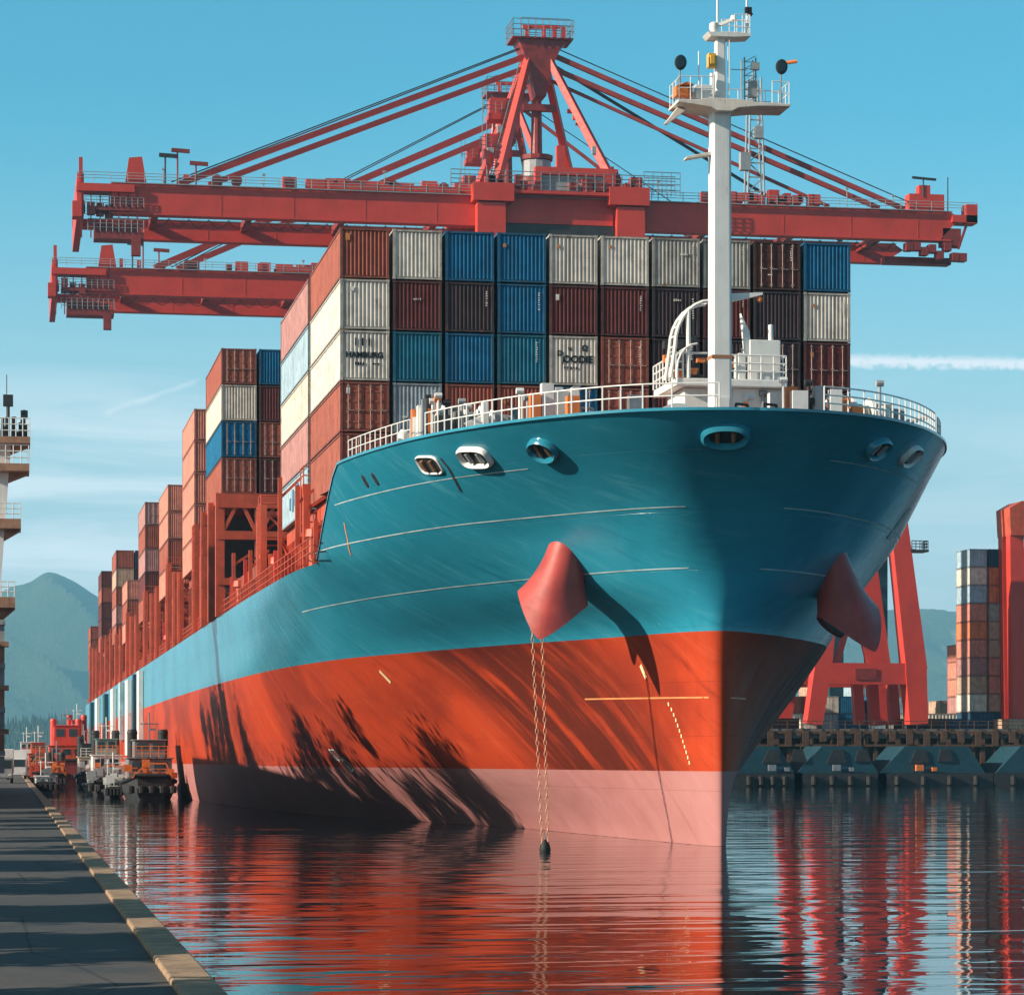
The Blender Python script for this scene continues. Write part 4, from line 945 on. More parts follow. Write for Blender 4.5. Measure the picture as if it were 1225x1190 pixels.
    # side platforms and the hanging elevator cab
    pl = MB(); pl.bb(xa - 6.8, xa - 2.5, ya - .5, ya + 2.5, za - 9.6, za - 8.8); pl.bb(xa - 7.5, xa - 3.5, ya - .5, ya + 2.5, za - 14.4, za - 13.7); pl.bb(xa - 7.2, xa - 5.2, ya, ya + 2, za - 13.7, za - 11.5); pl.bb(xa - 6.5, xa - 3.0, ya, ya + 2, za - 8.8, za - 6.6); pl.build('service_platform', CR, root)
    pr_ = MB(); pr_.rail([(xa - 8, ya - .5, za - 13.7), (xa - 3, ya - .5, za - 13.7)], 1.6, .05, .8, 3); pr_.rail([(xa - 7.5, ya - .5, za - 8.8), (xa - 2.5, ya - .5, za - 8.8)], 1.6, .05, .8, 3); pr_.tube((xa - 7.6, ya, za - 17), (xa - 7.6, ya, za - 6), .06); pr_.tube((xa - 7.0, ya, za - 17), (xa - 7.0, ya, za - 6), .06); pr_.build('platform_railing', STEEL, root)
    cb = MB(); zc = za - 17.5; n_ = 16
    cb.loft([[Vector((xa - .1 + rx * math.cos(2 * math.pi * k / n_), ya + rx * .8 * math.sin(2 * math.pi * k / n_), zc + dz)) for k in range(n_)] for dz, rx in ((-1.3, 1.9), (-1.0, 2.4), (0, 2.45), (.15, 2.2))]); cab = cb.build('hoist_cab', CRD, root, True)
    cw = MB(); cw.lathe((xa - .1, ya, zc + .16), [(2.0, 0), (2.0, 2.2), (1.0, 2.3)], 14); cw.build('cab_glazing', GREYP, cab)
    cw = MB(); cw.lathe((xa - .1, ya, zc + 2.5), [(2.2, 0), (2.3, .6), (.8, .9), (.7, 8)], 12); cw.build('cab_roof', CRD, cab)
    # stays
    for (x0_, dz0, f0, rad, yy) in stays:
        m_ = MB(); m_.bar((xa - 1.8, ya + yy, za - dz0), (at(f0, 0, Yf).x, Yf + (0 if yy < 1 else gap), zg + .2), rad, rad * 1.15); m_.build('forestay', CR if rad > .6 else CRD, root)
    for (dz0, f0, rad, yy) in backs:
        m_ = MB(); m_.bar((xa + 1.8, ya + yy, za - dz0), (at(f0, 0, Yf).x, Yf + (0 if yy < 1 else gap), zg + .2), rad, rad); m_.build('backstay', CRD if rad > .4 else CABLE, root)
    m_ = MB()
    for dz0, f0 in ((-.6, 205), (-.4, 212)): m_.tube((xa - 1.8, ya, za - dz0), (at(f0, 0, Yf).x, Yf, zg + .4), .09, 6)
    m_.tube((xa + 1.8, ya, za + .8), (xr - 5, Yf, zg + .8), .08, 6); m_.build('hoist_rope', CABLE, root)
    # landward end
    m_ = MB(); m_.bb(xr - 6, xr - 1, Yf, Yf + 2, zg + .16, zg + 2.4); m_.bb(xr - 4.6, xr - 3, Yf, Yf + 1.5, zg + 2.4, zg + 3.6); m_.box((xrt - .8, Yf + .6, zg - .2), (1.6, 2.2, 2.6)); m_.bb(xr, xrt, Yf - .5, Yf + 2.4, zg - 1.4, zg - .4); m_.build('counterweight', CR, root)
    m_ = MB()
    for k in range(8): m_.box((xr - 6 + k * 1.1, Yf + .5, zg - gh - 1.0 - random.random() * 1.6), (1.0, 1.4, 1.1))
    m_.bb(xr - 8.5, xr + 1, Yf + 3, Yf + 5, zg - gh - 2.9, zg - gh - 2.0); m_.box((xrt - 3.5, Yf + 1, zg - 3.4), (2.6, 2, 2.4)); m_.bar((xrt - 1.2, Yf, zg - 1), (xrt - 2.6, Yf, zg - 5), .3); m_.build('end_gear', CRD, root)
    m_ = MB(); m_.tube((xr - 4, Yf, zg + 2), (xr - 4, Yf, zg + 4.6), .1); m_.bar((xr - 5.6, Yf, zg + 4.6), (xr - 2.2, Yf, zg + 4.4), .3); m_.tube((xr - .5, Yf, zg), (xr - .5, Yf, zg + 4.8), .08); m_.build('boom_lamp', DK, root)
    if lattice:
        lt = MB(); x = at(905, 0, Yf).x; zt2 = at(905, 92, Yf).z
        for dx in (-1.2, 1.2):
            for dy in (.2, 2.0): lt.tube((x + dx, Yf + dy, zg), (x + dx * .55, Yf + dy, zt2), .14)
        n_ = 9
        for k in range(n_):
            za_, zb_ = zg + (zt2 - zg) * k / n_, zg + (zt2 - zg) * (k + 1) / n_; s_ = 1 if k % 2 else -1
            wa, wb = 1.2 * (1 - .45 * k / n_), 1.2 * (1 - .45 * (k + 1) / n_)
            lt.bar((x - s_ * wa, Yf + .2, za_), (x + s_ * wb, Yf + .2, zb_), .14); lt.bar((x - wa, Yf + .2, za_), (x + wa, Yf + .2, za_), .16)
        lt.box((x - 1.5, Yf + .5, zg + 6), (1.4, 1.0, 2.4)); lt.box((x + .4, Yf + .5, zg + 10), (1.2, 1.0, 1.6)); lt.build('lattice_mast', GREYP, root)
        bx = MB()
        for k in range(12): bx.box((x - 4 + k * 1.1 + random.random(), Yf + .6, zg + .8 + random.random() * .5), (random.uniform(.7, 1.6), 1.2, random.uniform(.8, 2.0)))
        bx.build('cable_drum_box', CR, root)
    return root
make_crane('tall red quay crane, nearest the viewer, its long boom crossing above the ship', 374, 25, (655, 45), (590, 742), (585, 751), 234, 133, 1138, 92, 1168, 560,
           [(0, 1.0, 215, .66, -.8), (0, 2.6, 250, .62, -.8)],
           [(.6, 1082, .62, -.8), (2.4, 1052, .62, -.8), (4.2, 992, .42, -.8), (1.2, 1070, .35, 1.2)], True)
make_crane('red quay crane farther back, its boom lower and cut off behind the containers', 437, 25, (618, 112), (588, 700), (575, 690), 327, 103, 985, 62, 1000, 340,
           [(0, 3.0, 185, .85, -.8), (0, 5.0, 212, .75, -.8)], [(.6, 900, .5, -.8)])

# ------------------------------------------------------------------ right dock
DKY = 366.0
dock = MB(); dock.bb(52, 700, DKY, 1300, 6.3, QZ); dock.bb(52, 700, DKY + 3.5, 1300, -3, 6.29); dk = dock.build('dock', CONC); tag(dk, None, None, None, 'structure')
pl = MB(); pl.bb(70.0, 70.55, DKY - .25, DKY + .25, 2.0, 7.3); p0_ = pl.build('pile', RUSTY); ORIG[p0_]; p0_.parent = dk; p0_.location = Vector(ORIG[p0_]) - ORIG[dk]
for i in range(76):
    c = p0_.copy(); COL.objects.link(c); c.location = p0_.location + Vector((22 + i * 1.5 + random.uniform(-.35, .35) - 2, random.uniform(0, .1), random.uniform(-.1, .35))); c.scale = (random.choice([.6, 1, 1.2]), 1, 1)
bmz = MB(); bmz.bb(60, 210, DKY - .5, DKY - .27, 6.9, 7.25); bmz.bb(60, 210, DKY - .5, DKY - .27, 5.2, 5.5)
for k in range(40): bmz.bb(92 + k * 2.4, 92.9 + k * 2.4, DKY - .6, DKY - .51, 5.0 + random.random(), 7.3)
bmz.build('fender_beam', RUSTY, dk)
rr_ = MB(); rr_.rail([(88, DKY - .2, QZ), (200, DKY - .2, QZ)], 1.0, .05, 2.0, 2); rr_.build('dock_railing', RUSTY, dk)
for i, (a, b) in enumerate(((880, 940), (957, 1040), (1056, 1167), (1194, 1290))):
    x0_, x1_ = at(a, 0, DKY - 7).x, at(b, 0, DKY - 7).x
    lab = ['blue pontoon half hidden behind the ship bow', 'blue pontoon with sloping ends, nearer the ship bow, moored under the dock', 'longest blue pontoon in view, with orange gear on its slope', 'blue pontoon cut by the right edge of the photo'][i]
    pn = thing('pontoon', ((x0_ + x1_) / 2, DKY - 7, 0), lab, 'pontoon', 'blue pontoons under the dock')
    m_ = MB(); pr_ = [(x0_ - 1, 1.7), (x1_ + .6, 1.7), (x1_ - 1.6, 5.2), (x0_ + 2.4, 5.2)]
    m_.prism(pr_, DKY - 9, DKY - 1.2); m_.build('deck_house', TEAL, pn)
    m_ = MB(); m_.bb(x0_ - 1.6, x1_ + 1.4, DKY - 10, DKY - 1, -.8, 1.68); m_.build('float', DK, pn)
    m_ = MB(); m_.prism([(x0_ + 3.0, 3.0), (x0_ + 5.6, 3.0), (x0_ + 5.2, 4.7), (x0_ + 3.8, 4.7)], DKY - 9.2, DKY - 9.01); m_.prism([(x0_ + 6.8, 3.2), (x0_ + 9.0, 3.2), (x0_ + 8.4, 4.8), (x0_ + 7.2, 4.8)], DKY - 9.2, DKY - 9.01); m_.build('hatch', DK, pn)
    m_ = MB(); m_.box((x0_ + 4.2, DKY - 9.5, 2.4), (1.0, .5, .8)); m_.box((x0_ + 6.2, DKY - 9.5, 2.2), (.6, .5, .5)); m_.build('winch', ORG if i == 2 else STEEL, pn)
    for k in range(4): MB().lathe((x0_ + 1 + k * (x1_ - x0_ - 2) / 3, DKY - 10.2, .1), [(.1, 0), (.42, .1), (.42, 1.2), (.1, 1.3)], 10).build('tyre_fender', BLK, pn)

# portal crane behind the bow (its lower frame shows), blue crane beside it, gantry at the right edge
def P2(px, py, Y): v = at(px, py, Y); return (v.x, v.y, v.z)
Yp = 374
pc = thing('portal_crane', P2(1040, 860, Yp), 'red portal crane legs and cross beam standing behind the ship bow on the right', 'crane')
for y in (Yp, Yp + 16):
    xs0 = 0
    l_ = MB(); l_.bar(P2(1096, 866, Yp), P2(1092, 800, Yp), 2.6, 2.6, 3.0, 3.0); l_.bar(P2(1093, 802, Yp), P2(1072, 620, Yp), 3.0, 3.0, 2.4, 2.4)
    l_.v = [v + Vector((0, y - Yp, 0)) for v in l_.v]; l_.build('leg', CR, pc)
    l_ = MB(); l_.bar(P2(972, 866, Yp), P2(982, 800, Yp), 2.2, 2.2, 2.4, 2.4); l_.bar(P2(982, 802, Yp), P2(1000, 620, Yp), 2.4, 2.4, 2.0, 2.0)
    l_.v = [v + Vector((0, y - Yp, 0)) for v in l_.v]; l_.build('leg', CR, pc)
    l_ = MB(); a, b = P2(985, 806, Yp), P2(1094, 806, Yp); l_.bb(a[0], b[0], y - 1.2, y + 1.2, a[2] - 1.4, a[2] + 1.5); l_.build('cross_beam', CR, pc); l_ = MB(); a2, b2 = P2(1008, 622, Yp), P2(1074, 622, Yp); l_.bb(a2[0], b2[0], y - 1.1, y + 1.1, a2[2] - 1.5, a2[2] + 1.2); l_.build('cross_beam', CR, pc)
l_ = MB(); v = P2(1094, 652, Yp); l_.bb(v[0] - 1, v[0] + 1.6, v[1] - 1.4, v[1] + 1.4, v[2] - 1, v[2] - .7); l_.rail([(v[0] - .8, v[1] - 1.3, v[2] - .7), (v[0] + 1.5, v[1] - 1.3, v[2] - .7), (v[0] + 1.5, v[1] + 1.3, v[2] - .7)], 1.2, .06, .6, 3); l_.bar((v[0] - 3, v[1], v[2] - .6), (v[0], v[1], v[2] - .8), .5); l_.build('access_platform', DK, pc)
for px in (1030, 1048, 1072):
    l_ = MB(); l_.bar(P2(px - 2, 866, Yp + 8), P2(px - 5, 818, Yp + 8), 1.4, 1.4); l_.build('brace', CR, pc)
l_ = MB(); l_.bar(P2(1040, 795, Yp), P2(1015, 690, Yp), .8); l_.bar(P2(1000, 795, Yp), P2(1030, 690, Yp), .8); l_.build('diagonal_brace', CR, pc)
l_ = MB(); v = P2(1040, 806, Yp); l_.bb(v[0] - 2.4, v[0] + .6, Yp - 1.35, Yp - 1.21, v[2] - .8, v[2] + .7); l_.build('sign_plate', CRD, pc)
bc = thing('blue_crane', P2(1052, 860, 420), 'teal blue crane leg rising behind the red portal crane', 'crane')
for dx in (0, 7):
    l_ = MB(); a = P2(1051, 866, 420); l_.bar((a[0] + dx - 7, 420, QZ), (a[0] + dx - 7, 420, at(1051, 590, 420).z), 2.2, 2.2); l_.build('leg', TEAL, bc)
l_ = MB(); a = P2(1051, 600, 420); l_.bb(a[0] - 8, a[0] + 1, 418.8, 421.2, a[2] - 1.5, a[2] + 1); l_.build('cross_beam', TEAL, bc)
gc = thing('gantry_crane', P2(1216, 860, 380), 'orange red gantry crane leg at the right edge beside the stacked containers', 'crane')
for px in (1211, 1420):
    for y in (380, 383.2):
        l_ = MB(); a, b = P2(px + 7, 858, 380), P2(px + 3, 640, 380); l_.bar((a[0], y, QZ), (b[0], y, b[2]), 1.9, 2.2, 1.7, 2.0); o = l_.build('leg', CR, gc)
        w_ = MB(); 
        for k in (-1, 1): w_.tube((a[0] + k * 1.1, y - .5, QZ + .6), (a[0] + k * 1.1, y + .5, QZ + .6), .6, 12)
        w_.build('wheel', BLK, o)
for y in (380, 383.2):
    l_ = MB(); a, b = P2(1206, 622, 380), P2(1425, 622, 380); l_.prism([(a[0], a[2] - 2.2), (a[0] - .2, a[2] + 1.6), (a[0] + 1.6, a[2] + 2.6), (b[0], a[2] + 2.6), (b[0], a[2] - 2.2)], y - 1.2, y + 1.2); l_.build('top_beam', ORR, gc)
l_ = MB(); a = P2(1214, 660, 380); l_.bb(a[0] + .6, a[0] + 5.0, 380.5, 384, a[2] - 3.6, a[2] + .6); l_.build('operator_cab', GREYP, gc)

# container yard on the dock
def yard(px0, pyb, Y, tiers, cols, L, names, rz=0., word='', Wd=CW):
    a = at(px0, 0, Y).x
    for t in range(tiers):
        nm = names[t]; 
        container(a, Y, QZ + .02 + t * 2.56, L, nm, f"{nm} container, {YT[t]} of the {word} on the right dock", 'containers on the right dock', 'corr', 16, rz=0, Wd=Wd)
YT = ['lowest', 'second from below', 'third from below', 'fourth from below', 'fifth from below', 'sixth from below', 'seventh from below', 'eighth from below', 'ninth from below', 'topmost']
yard(1161, 0, 384, 1, 1, 6, ['navy'], word='tall yard stack, wide side forward', Wd=6.05)
def yard2(px0, Y, names, word, L=6, z0=1):
    a = at(px0, 0, Y).x
    for t, nm in enumerate(names): container(a, Y, QZ + .02 + (t + z0) * 2.56, L, nm, f"{nm} container, {YT[t + z0]} in the {word} of the tall yard stack", 'containers on the right dock', 'door' if nm == 'black brown' else 'corr', 16)
yard2(1160.5, 384, ['white', 'tan', 'mauve', 'salmon red', 'orange', 'salmon red', 'pale blue', 'white', 'pale blue'], 'left column')
yard2(1183, 384, ['tan', 'salmon red', 'salmon red', 'tan', 'tan', 'grey', 'orange', 'orange', 'navy'], 'middle column')
yard2(1205.5, 384, ['salmon red', 'tan', 'grey', 'tan', 'black brown', 'black brown', 'black brown', 'black brown', 'navy'], 'right column')
def yard3(px0, Y, names, word, L=6, Wd=CW, end='corr'):
    a = at(px0, 0, Y).x
    for t, nm in enumerate(names): container(a, Y, QZ + .02 + t * 2.56, L, nm, f"{nm} container, {YT[t]} {word}", 'containers on the right dock', end, 16, Wd=Wd)
yard3(1149, 400, ['salmon red', 'mauve', 'salmon red', 'salmon red', 'salmon red'], 'in the slim stack left of the tall yard stack', 6)
yard3(1098, 398, ['white'], 'and lone in the row right of the portal crane', 6, 6.05)
yard3(1118, 405, ['tan'], 'and short in the row right of the portal crane', 6, 3.0)
yard3(958, 402, ['white', 'red brown'], 'in the two high pile beside the ship bow', 6, 2.5)
yard3(984, 402, ['pale blue', 'white'], 'in the pair left under the portal crane', 6, 2.5)
yard3(1003, 402, ['blue', 'blue'], 'in the all blue pile under the portal crane', 6, 3.6)
yard3(1040, 402, ['pale blue', 'blue'], 'in the pile under the right end of the cross beam', 6, 2.5)
yard3(1064, 402, ['white', 'pale blue'], 'in the pile beside the right portal leg', 6, 2.5)
for i, (px, nm, wd_) in enumerate(((905, 'black brown', 6.05), (935, 'maroon', 2.5), (1085, 'black brown', 6.05), (1110, 'maroon', 2.5), (1126, 'navy', 3.0), (1206, 'tan', 6.05))):
    a_ = at(px, 0, 378).x
    container(a_, 378, QZ + .02, 6, nm, f"low {nm} box, " + ['leftmost at the dock edge by the ship bow', 'second at the dock edge from the ship bow', 'beside the right portal leg', 'between the portal crane and the yard stack', 'just left of the tall yard stack', 'under the gantry crane at the right edge'][i], 'low boxes at the dock edge', 'corr', 8, Wd=wd_, Ht=1.5)
yard3(1222, 404, ['tan', 'salmon red', 'white', 'tan', 'blue', 'orange', 'white', 'tan'], 'in the column right of the gantry leg', 6)
yard3(1075, 425, ['white', 'pale blue', 'salmon red'], 'in the pile seen behind the right portal leg', 6, 2.5)
yard3(968, 425, ['salmon red', 'white', 'tan'], 'in the rear pile left under the cross beam', 6, 2.5)
yard3(1022, 425, ['white', 'tan', 'pale blue'], 'in the rear pile under mid cross beam', 6, 2.5)
yard3(1054, 425, ['orange', 'white'], 'in the rear pile beside the blue crane', 6, 2.5)
yard3(1125, 430, ['pale blue', 'tan'], 'in the rear pile left of the tall yard stack', 6, 2.5)
yard3(1104, 440, ['mauve', 'white'], 'in the rear row right of the portal crane', 6, 6.05)
c = at(1160, 0, 440)

# ------------------------------------------------------------------ left quay
QX, QT = 2.34, 1.2
q = MB(); q.bb(-60, QX - .5, -30, 700, -3, QT); qo = q.build('quay', None); tag(qo, None, None, None, 'structure')
k_ = MB(); k_.bb(QX - .5, QX, -30, 700, -3, QT + .07); ko = k_.build('kerb_strip', None, bevel=.03); tag(ko, None, None, None, 'structure')
m = bpy.data.materials.new('quay_asphalt'); m.use_nodes = True; nt = m.node_tree; b = nt.nodes['Principled BSDF']; g = nt.nodes.new('ShaderNodeNewGeometry'); P = g.outputs['Position']
n1 = noisetex(P, .5, 8, .65); n2 = noisetex(P, 9, 6, .7)
c = mixc(maprange(n1, .3, .7), (.045, .047, .048), (.075, .07, .066)); c = mixc(mth('MULTIPLY', maprange(n2, .5, .8), .5), c, (.12, .11, .10))
vo = nt.nodes.new('ShaderNodeTexVoronoi'); vo.feature = 'DISTANCE_TO_EDGE'; vo.inputs['Scale'].default_value = .32; nt.links.new(mapping(P, (1, .5, 1)), vo.inputs['Vector'])
c = mixc(maprange(vo.outputs[0], .012, .0), c, (.02, .02, .02)); nt.links.new(c, b.inputs['Base Color'])
nt.links.new(maprange(n1, .35, .65, .75, .95), b.inputs['Roughness'])
bp = nt.nodes.new('ShaderNodeBump'); bp.inputs['Distance'].default_value = .015; nt.links.new(n2, bp.inputs['Height']); nt.links.new(bp.outputs[0], b.inputs['Normal'])
qo.data.materials.clear(); qo.data.materials.append(m)
ko.data.materials.clear(); ko.data.materials.append(mat('kerb_concrete', (.38, .25, .15), .85, var=.5, nscale=1.6, bump=.015, bscale=12, rust=.5, rustcol=(.10, .085, .07)))

# ------------------------------------------------------------------ water
wm = MB(); wm.add([(-4500, -290, 0), (4500, -290, 0), (4500, 8200, 0), (-4500, 8200, 0)], [(0, 1, 2, 3)]); wo_ = wm.build('water', None); tag(wo_, None, None, None, 'structure')
m = bpy.data.materials.new('harbour_water'); m.use_nodes = True; nt = m.node_tree; b = nt.nodes['Principled BSDF']; g = nt.nodes.new('ShaderNodeNewGeometry'); P = g.outputs['Position']
b.inputs['Base Color'].default_value = (.006, .018, .022, 1); b.inputs['Roughness'].default_value = .02; b.inputs['IOR'].default_value = 1.333
wa = noisetex(mapping(P, (.10, .36, 1)), 1.0, 2, .45, .5); wb = noisetex(mapping(P, (.45, 1.25, 1), (4, 2, 0)), 1.0, 2, .45, .4); wc = noisetex(mapping(P, (.025, .06, 1)), 1.0, 3)
hgt = mth('ADD', mth('MULTIPLY', wa, .12), mth('MULTIPLY', mth('MULTIPLY', wb, .024), maprange(wc, .38, .62, .25, 1.3)))
bp = nt.nodes.new('ShaderNodeBump'); bp.inputs['Distance'].default_value = .55; bp.inputs['Strength'].default_value = 1; nt.links.new(hgt, bp.inputs['Height']); nt.links.new(bp.outputs[0], b.inputs['Normal'])
wo_.data.materials.clear(); wo_.data.materials.append(m)

# ------------------------------------------------------------------ hills
def hills(name, Y0, depth, prof, X0, X1, nx, ny, amp, seed):
    mb = MB(); f = pchip([p[0] for p in prof], [p[1] for p in prof])
    for j in range(ny + 1):
        v = j / ny
        for i in range(nx + 1):
            x = X0 + (X1 - X0) * i / nx; y = Y0 + depth * v
            e = math.sin(math.pi * min(1, v * 1.0) * .5) ** 1.15 if v <= 1 else 1
            hgt = f(x) * e
            n_ = noise.fractal(Vector((x * .0017 + seed, y * .0017, 0)), 1.0, 2.0, 7)
            rdg = 1 - abs(noise.noise(Vector((x * .0039 + seed + y * .0017, y * .00095, 3))))
            mb.v.append(Vector((x, y, -3 + hgt * (1 - .85 * (1 - v) * (1 - rdg) * 2) + amp * n_ * min(1, v * 3) * (1 if v < .95 else .4))))
    for j in range(ny):
        for i in range(nx): a = j * (nx + 1) + i; mb.f.append([a, a + 1, a + nx + 2, a + nx + 1]); mb.mi.append(0)
    o = mb.build(name, HILL, None, True); tag(o, None, None, None, 'structure'); return o
HILL = bpy.data.materials.new('forest_hill'); HILL.use_nodes = True; nt = HILL.node_tree; b = nt.nodes['Principled BSDF']; g = nt.nodes.new('ShaderNodeNewGeometry'); P = g.outputs['Position']
n1 = noisetex(P, .006, 8, .7); n2 = noisetex(mapping(P, (1, .4, 1)), .045, 6, .75)
c = mixc(maprange(n1, .35, .65), (.022, .042, .020), (.05, .072, .034)); c = mixc(maprange(n2, .48, .72), c, (.015, .03, .018))
rk = noisetex(mapping(P, (1, .3, .55), (7, 0, 0), (0, R(30), 0)), .009, 6, .6); c = mixc(mth('MULTIPLY', maprange(rk, .60, .68), .6), c, (.26, .23, .17)); nt.links.new(c, b.inputs['Base Color']); b.inputs['Roughness'].default_value = .95
bp = nt.nodes.new('ShaderNodeBump'); bp.inputs['Distance'].default_value = 20; nt.links.new(n2, bp.inputs['Height']); nt.links.new(bp.outputs[0], b.inputs['Normal'])
HD = 6000.
def hx(px, Y=HD): return Y * slope(px)
def hz(py, Y=HD): return (HY - py) * Y / F + H + 3
Yb = HD + 1200
pk_ = [(-60, 735), (-20, 722), (10, 706), (35, 699), (58, 687), (85, 696), (112, 712), (150, 735), (200, 760), (300, 790), (420, 800)]
hills('mountain', HD, 1200, [(hx(p, Yb), hz(y, Yb)) for p, y in pk_], hx(-120), hx(440), 150, 50, 22, 1.7)
pk2 = [(700, 800), (850, 760), (950, 738), (1050, 724), (1100, 721), (1130, 724), (1160, 731), (1230, 745), (1330, 760)]
hills('far_hill', HD, 1200, [(hx(p, Yb), hz(y, Yb)) for p, y in pk2], hx(660), hx(1360), 130, 40, 16, 9.3)
lo_ = [(-200, 875), (0, 868), (60, 862), (110, 858), (200, 868), (400, 872), (700, 866), (900, 860), (1100, 855), (1225, 862), (1400, 868)]
hills('shore_hill', 3200, 300, [(hx(p, 3500), hz(y, 3500)) for p, y in lo_], hx(-200, 3200), hx(1400, 3200), 160, 12, 4, 4.1)
# far wood of conifers along the foot of the mountain
fo = MB()
for i in range(2200):
    px = random.uniform(-40, 160); Y = random.uniform(3230, 3480); x = Y * slope(px); z0 = hz(865, Y) * ((Y - 3200) / 300) ** 1.0 - 10; hgt = random.uniform(8, 26) * random.choice((.6, 1, 1))
    for k in range(3):
        r_ = hgt * .2 * (1 - k * .28); za_ = z0 + hgt * .25 * k; zb_ = za_ + hgt * .5; n_ = 5; ph = random.random() * 6
        vs_ = [(x + r_ * math.cos(ph + 2 * math.pi * q_ / n_), Y + r_ * math.sin(ph + 2 * math.pi * q_ / n_), za_) for q_ in range(n_)] + [(x, Y, zb_)]
        fo.add(vs_, [(q_, (q_ + 1) % n_, n_) for q_ in range(n_)])
fw = fo.build('forest', mat('conifer', (.020, .040, .020), .95, var=.5, nscale=.08)); tag(fw, None, None, None, 'stuff')

# ------------------------------------------------------------------ tugs and work boats
def boat(name, px0, px1, Y, label, hullm, housem, accent, L, hz_, tiers, funnel=None, mastm=WH, accents=0):
    x0_, x1_ = at(px0, 0, Y).x, at(px1, 0, Y).x; cx, hw = (x0_ + x1_) / 2, (x1_ - x0_) / 2
    t = thing(name, (cx, Y, 0), label, 'boat', 'boats moored between the quay and the ship')
    rings = []
    for i in range(9):
        u = i / 8; b_ = hw * (1 - .45 * (1 - min(1, u * 3)) ** 2) if u < .4 else hw * (1 - .55 * max(0, (u - .72) / .28) ** 2)
        rise = hz_ * (1 + .35 * (1 - min(1, u * 2.5)) ** 2)
        y = Y + L * u
        rings.append([Vector((cx - b_ * .7, y, -.6)), Vector((cx - b_ * .95, y, hz_ * .4)), Vector((cx - b_, y, rise)), Vector((cx + b_, y, rise)), Vector((cx + b_ * .95, y, hz_ * .4)), Vector((cx + b_ * .7, y, -.6))])
    m_ = MB(); m_.loft(rings); m_.build('hull', hullm, t)
    m_ = MB(); m_.path([r[2] + Vector((-.08, 0, -.15)) for r in rings], .16, 6); m_.path([r[3] + Vector((.08, 0, -.15)) for r in rings], .16, 6); m_.tube(rings[0][2] + Vector((0, -.1, -.15)), rings[0][3] + Vector((0, -.1, -.15)), .2); m_.build('rubbing_strake', BLK, t)
    for k in range(5): MB().lathe((cx - hw * .8 + k * hw * .4, Y - .25, hz_ * .35), [(.1, 0), (.33, .05), (.33, .65), (.1, .7)], 9).build('tyre_fender', BLK, t)
    z = hz_ * 1.02; w_ = hw * .84; yb = Y + L * .2
    for k, (hh, mm) in enumerate(tiers):
        m_ = MB(); m_.bb(cx - w_, cx + w_, yb, Y + L * .7, z, z + hh); m_.bb(cx - w_ - .15, cx + w_ + .15, yb - .15, Y + L * .7 + .1, z + hh, z + hh + .12); hs_ = m_.build('deckhouse' if k == 0 else 'wheelhouse', mm, t, bevel=.05)
        nwin = max(2, int(w_ * 1.4)); ww = 2 * w_ / nwin
        for q_ in range(nwin): MB().bb(cx - w_ + ww * (q_ + .18), cx - w_ + ww * (q_ + .82), yb - .04, yb - .003, z + hh * .45, z + hh * .85).build('window', GLASS, hs_)
        rl_ = MB(); rl_.rail([(cx - w_ - .1, yb - .9, z), (cx + w_ + .1, yb - .9, z)], 1.0, .03, .7, 3); rl_.build('railing', accent, hs_)
        z += hh + .12; w_ *= .72; yb += .5
    m_ = MB(); m_.tube((cx, yb + .6, z), (cx, yb + .6, z + 2.4), .07); m_.tube((cx - .8, yb + .6, z + 1.4), (cx + .8, yb + .6, z + 1.4), .05); m_.tube((cx - .5, yb + .5, z), (cx - .5, yb + .5, z + 1.6), .04); m_.box((cx + .3, yb + .5, z + .9), (.5, .3, .2)); m_.build('signal_mast', mastm, t)
    for k in range(accents):
        MB().box((cx + random.uniform(-.9, .9) * hw, Y + random.uniform(-.1, L * .15), hz_ * 1.1 + random.random() * 1.4), (random.uniform(.2, .8), .3, random.uniform(.15, .9))).build('deck_gear', accent, t)
    m_ = MB(); m_.bar((cx - hw * .75, Y + .1, hz_ * 1.15), (cx - hw * .2, Y + .1, hz_ * 1.9), .14); m_.bar((cx - hw * .2, Y + .1, hz_ * 1.9), (cx + hw * .55, Y + .1, hz_ * 1.9), .14); m_.bar((cx + hw * .55, Y + .1, hz_ * 1.9), (cx + hw * .8, Y + .1, hz_ * 1.1), .14)
    m_.build('towing_frame', accent, t)
    if funnel:
        for s_ in (-1, 1):
            f_ = MB(); f_.lathe((cx + s_ * hw * .6, Y + L * .55, hz_), [(.45, 0), (.45, sum(h for h, _ in tiers) + .8), (.5, sum(h for h, _ in tiers) + .85), (.4, sum(h for h, _ in tiers) + 1.2)], 12); f_.build('funnel', funnel, t, True)
    return t
boat('tugboat', 150, 213, 252, 'dark tugboat with orange frames and a grey wheelhouse lying against the ship side', DK, mat('tug_grey', (.20, .21, .22), .5, var=.3, rust=.4), ORG, 14, 1.7, [(1.9, MATS['tug_grey']), (1.5, MATS['tug_grey'])], BLK, STEEL, 10)
boat('workboat', 108, 149, 318, 'pale grey workboat with a green roofed cabin between the red and dark tugs', DK, WH, ORG, 12, 1.5, [(2.4, WH), (1.7, mat('dull_green', (.16, .24, .22), .5))], BLK, WH, 12)
boat('tugboat', 55, 106, 384, 'bright red tugboat with a tall boxy deckhouse near the far quay', mat('tug_hull_red', (.22, .03, .025), .5, var=.4, rust=.4), CR, ORR, 16, 2.6, [(2.6, ORR), (2.6, CR)], CR, STEEL, 12)
boat('tugboat', 32, 60, 410, 'small orange red tugboat tucked against the quay left of the bigger red tug', DK, ORR, ORG, 12, 2.0, [(2.2, ORR), (1.4, ORR)], None, WH, 10)
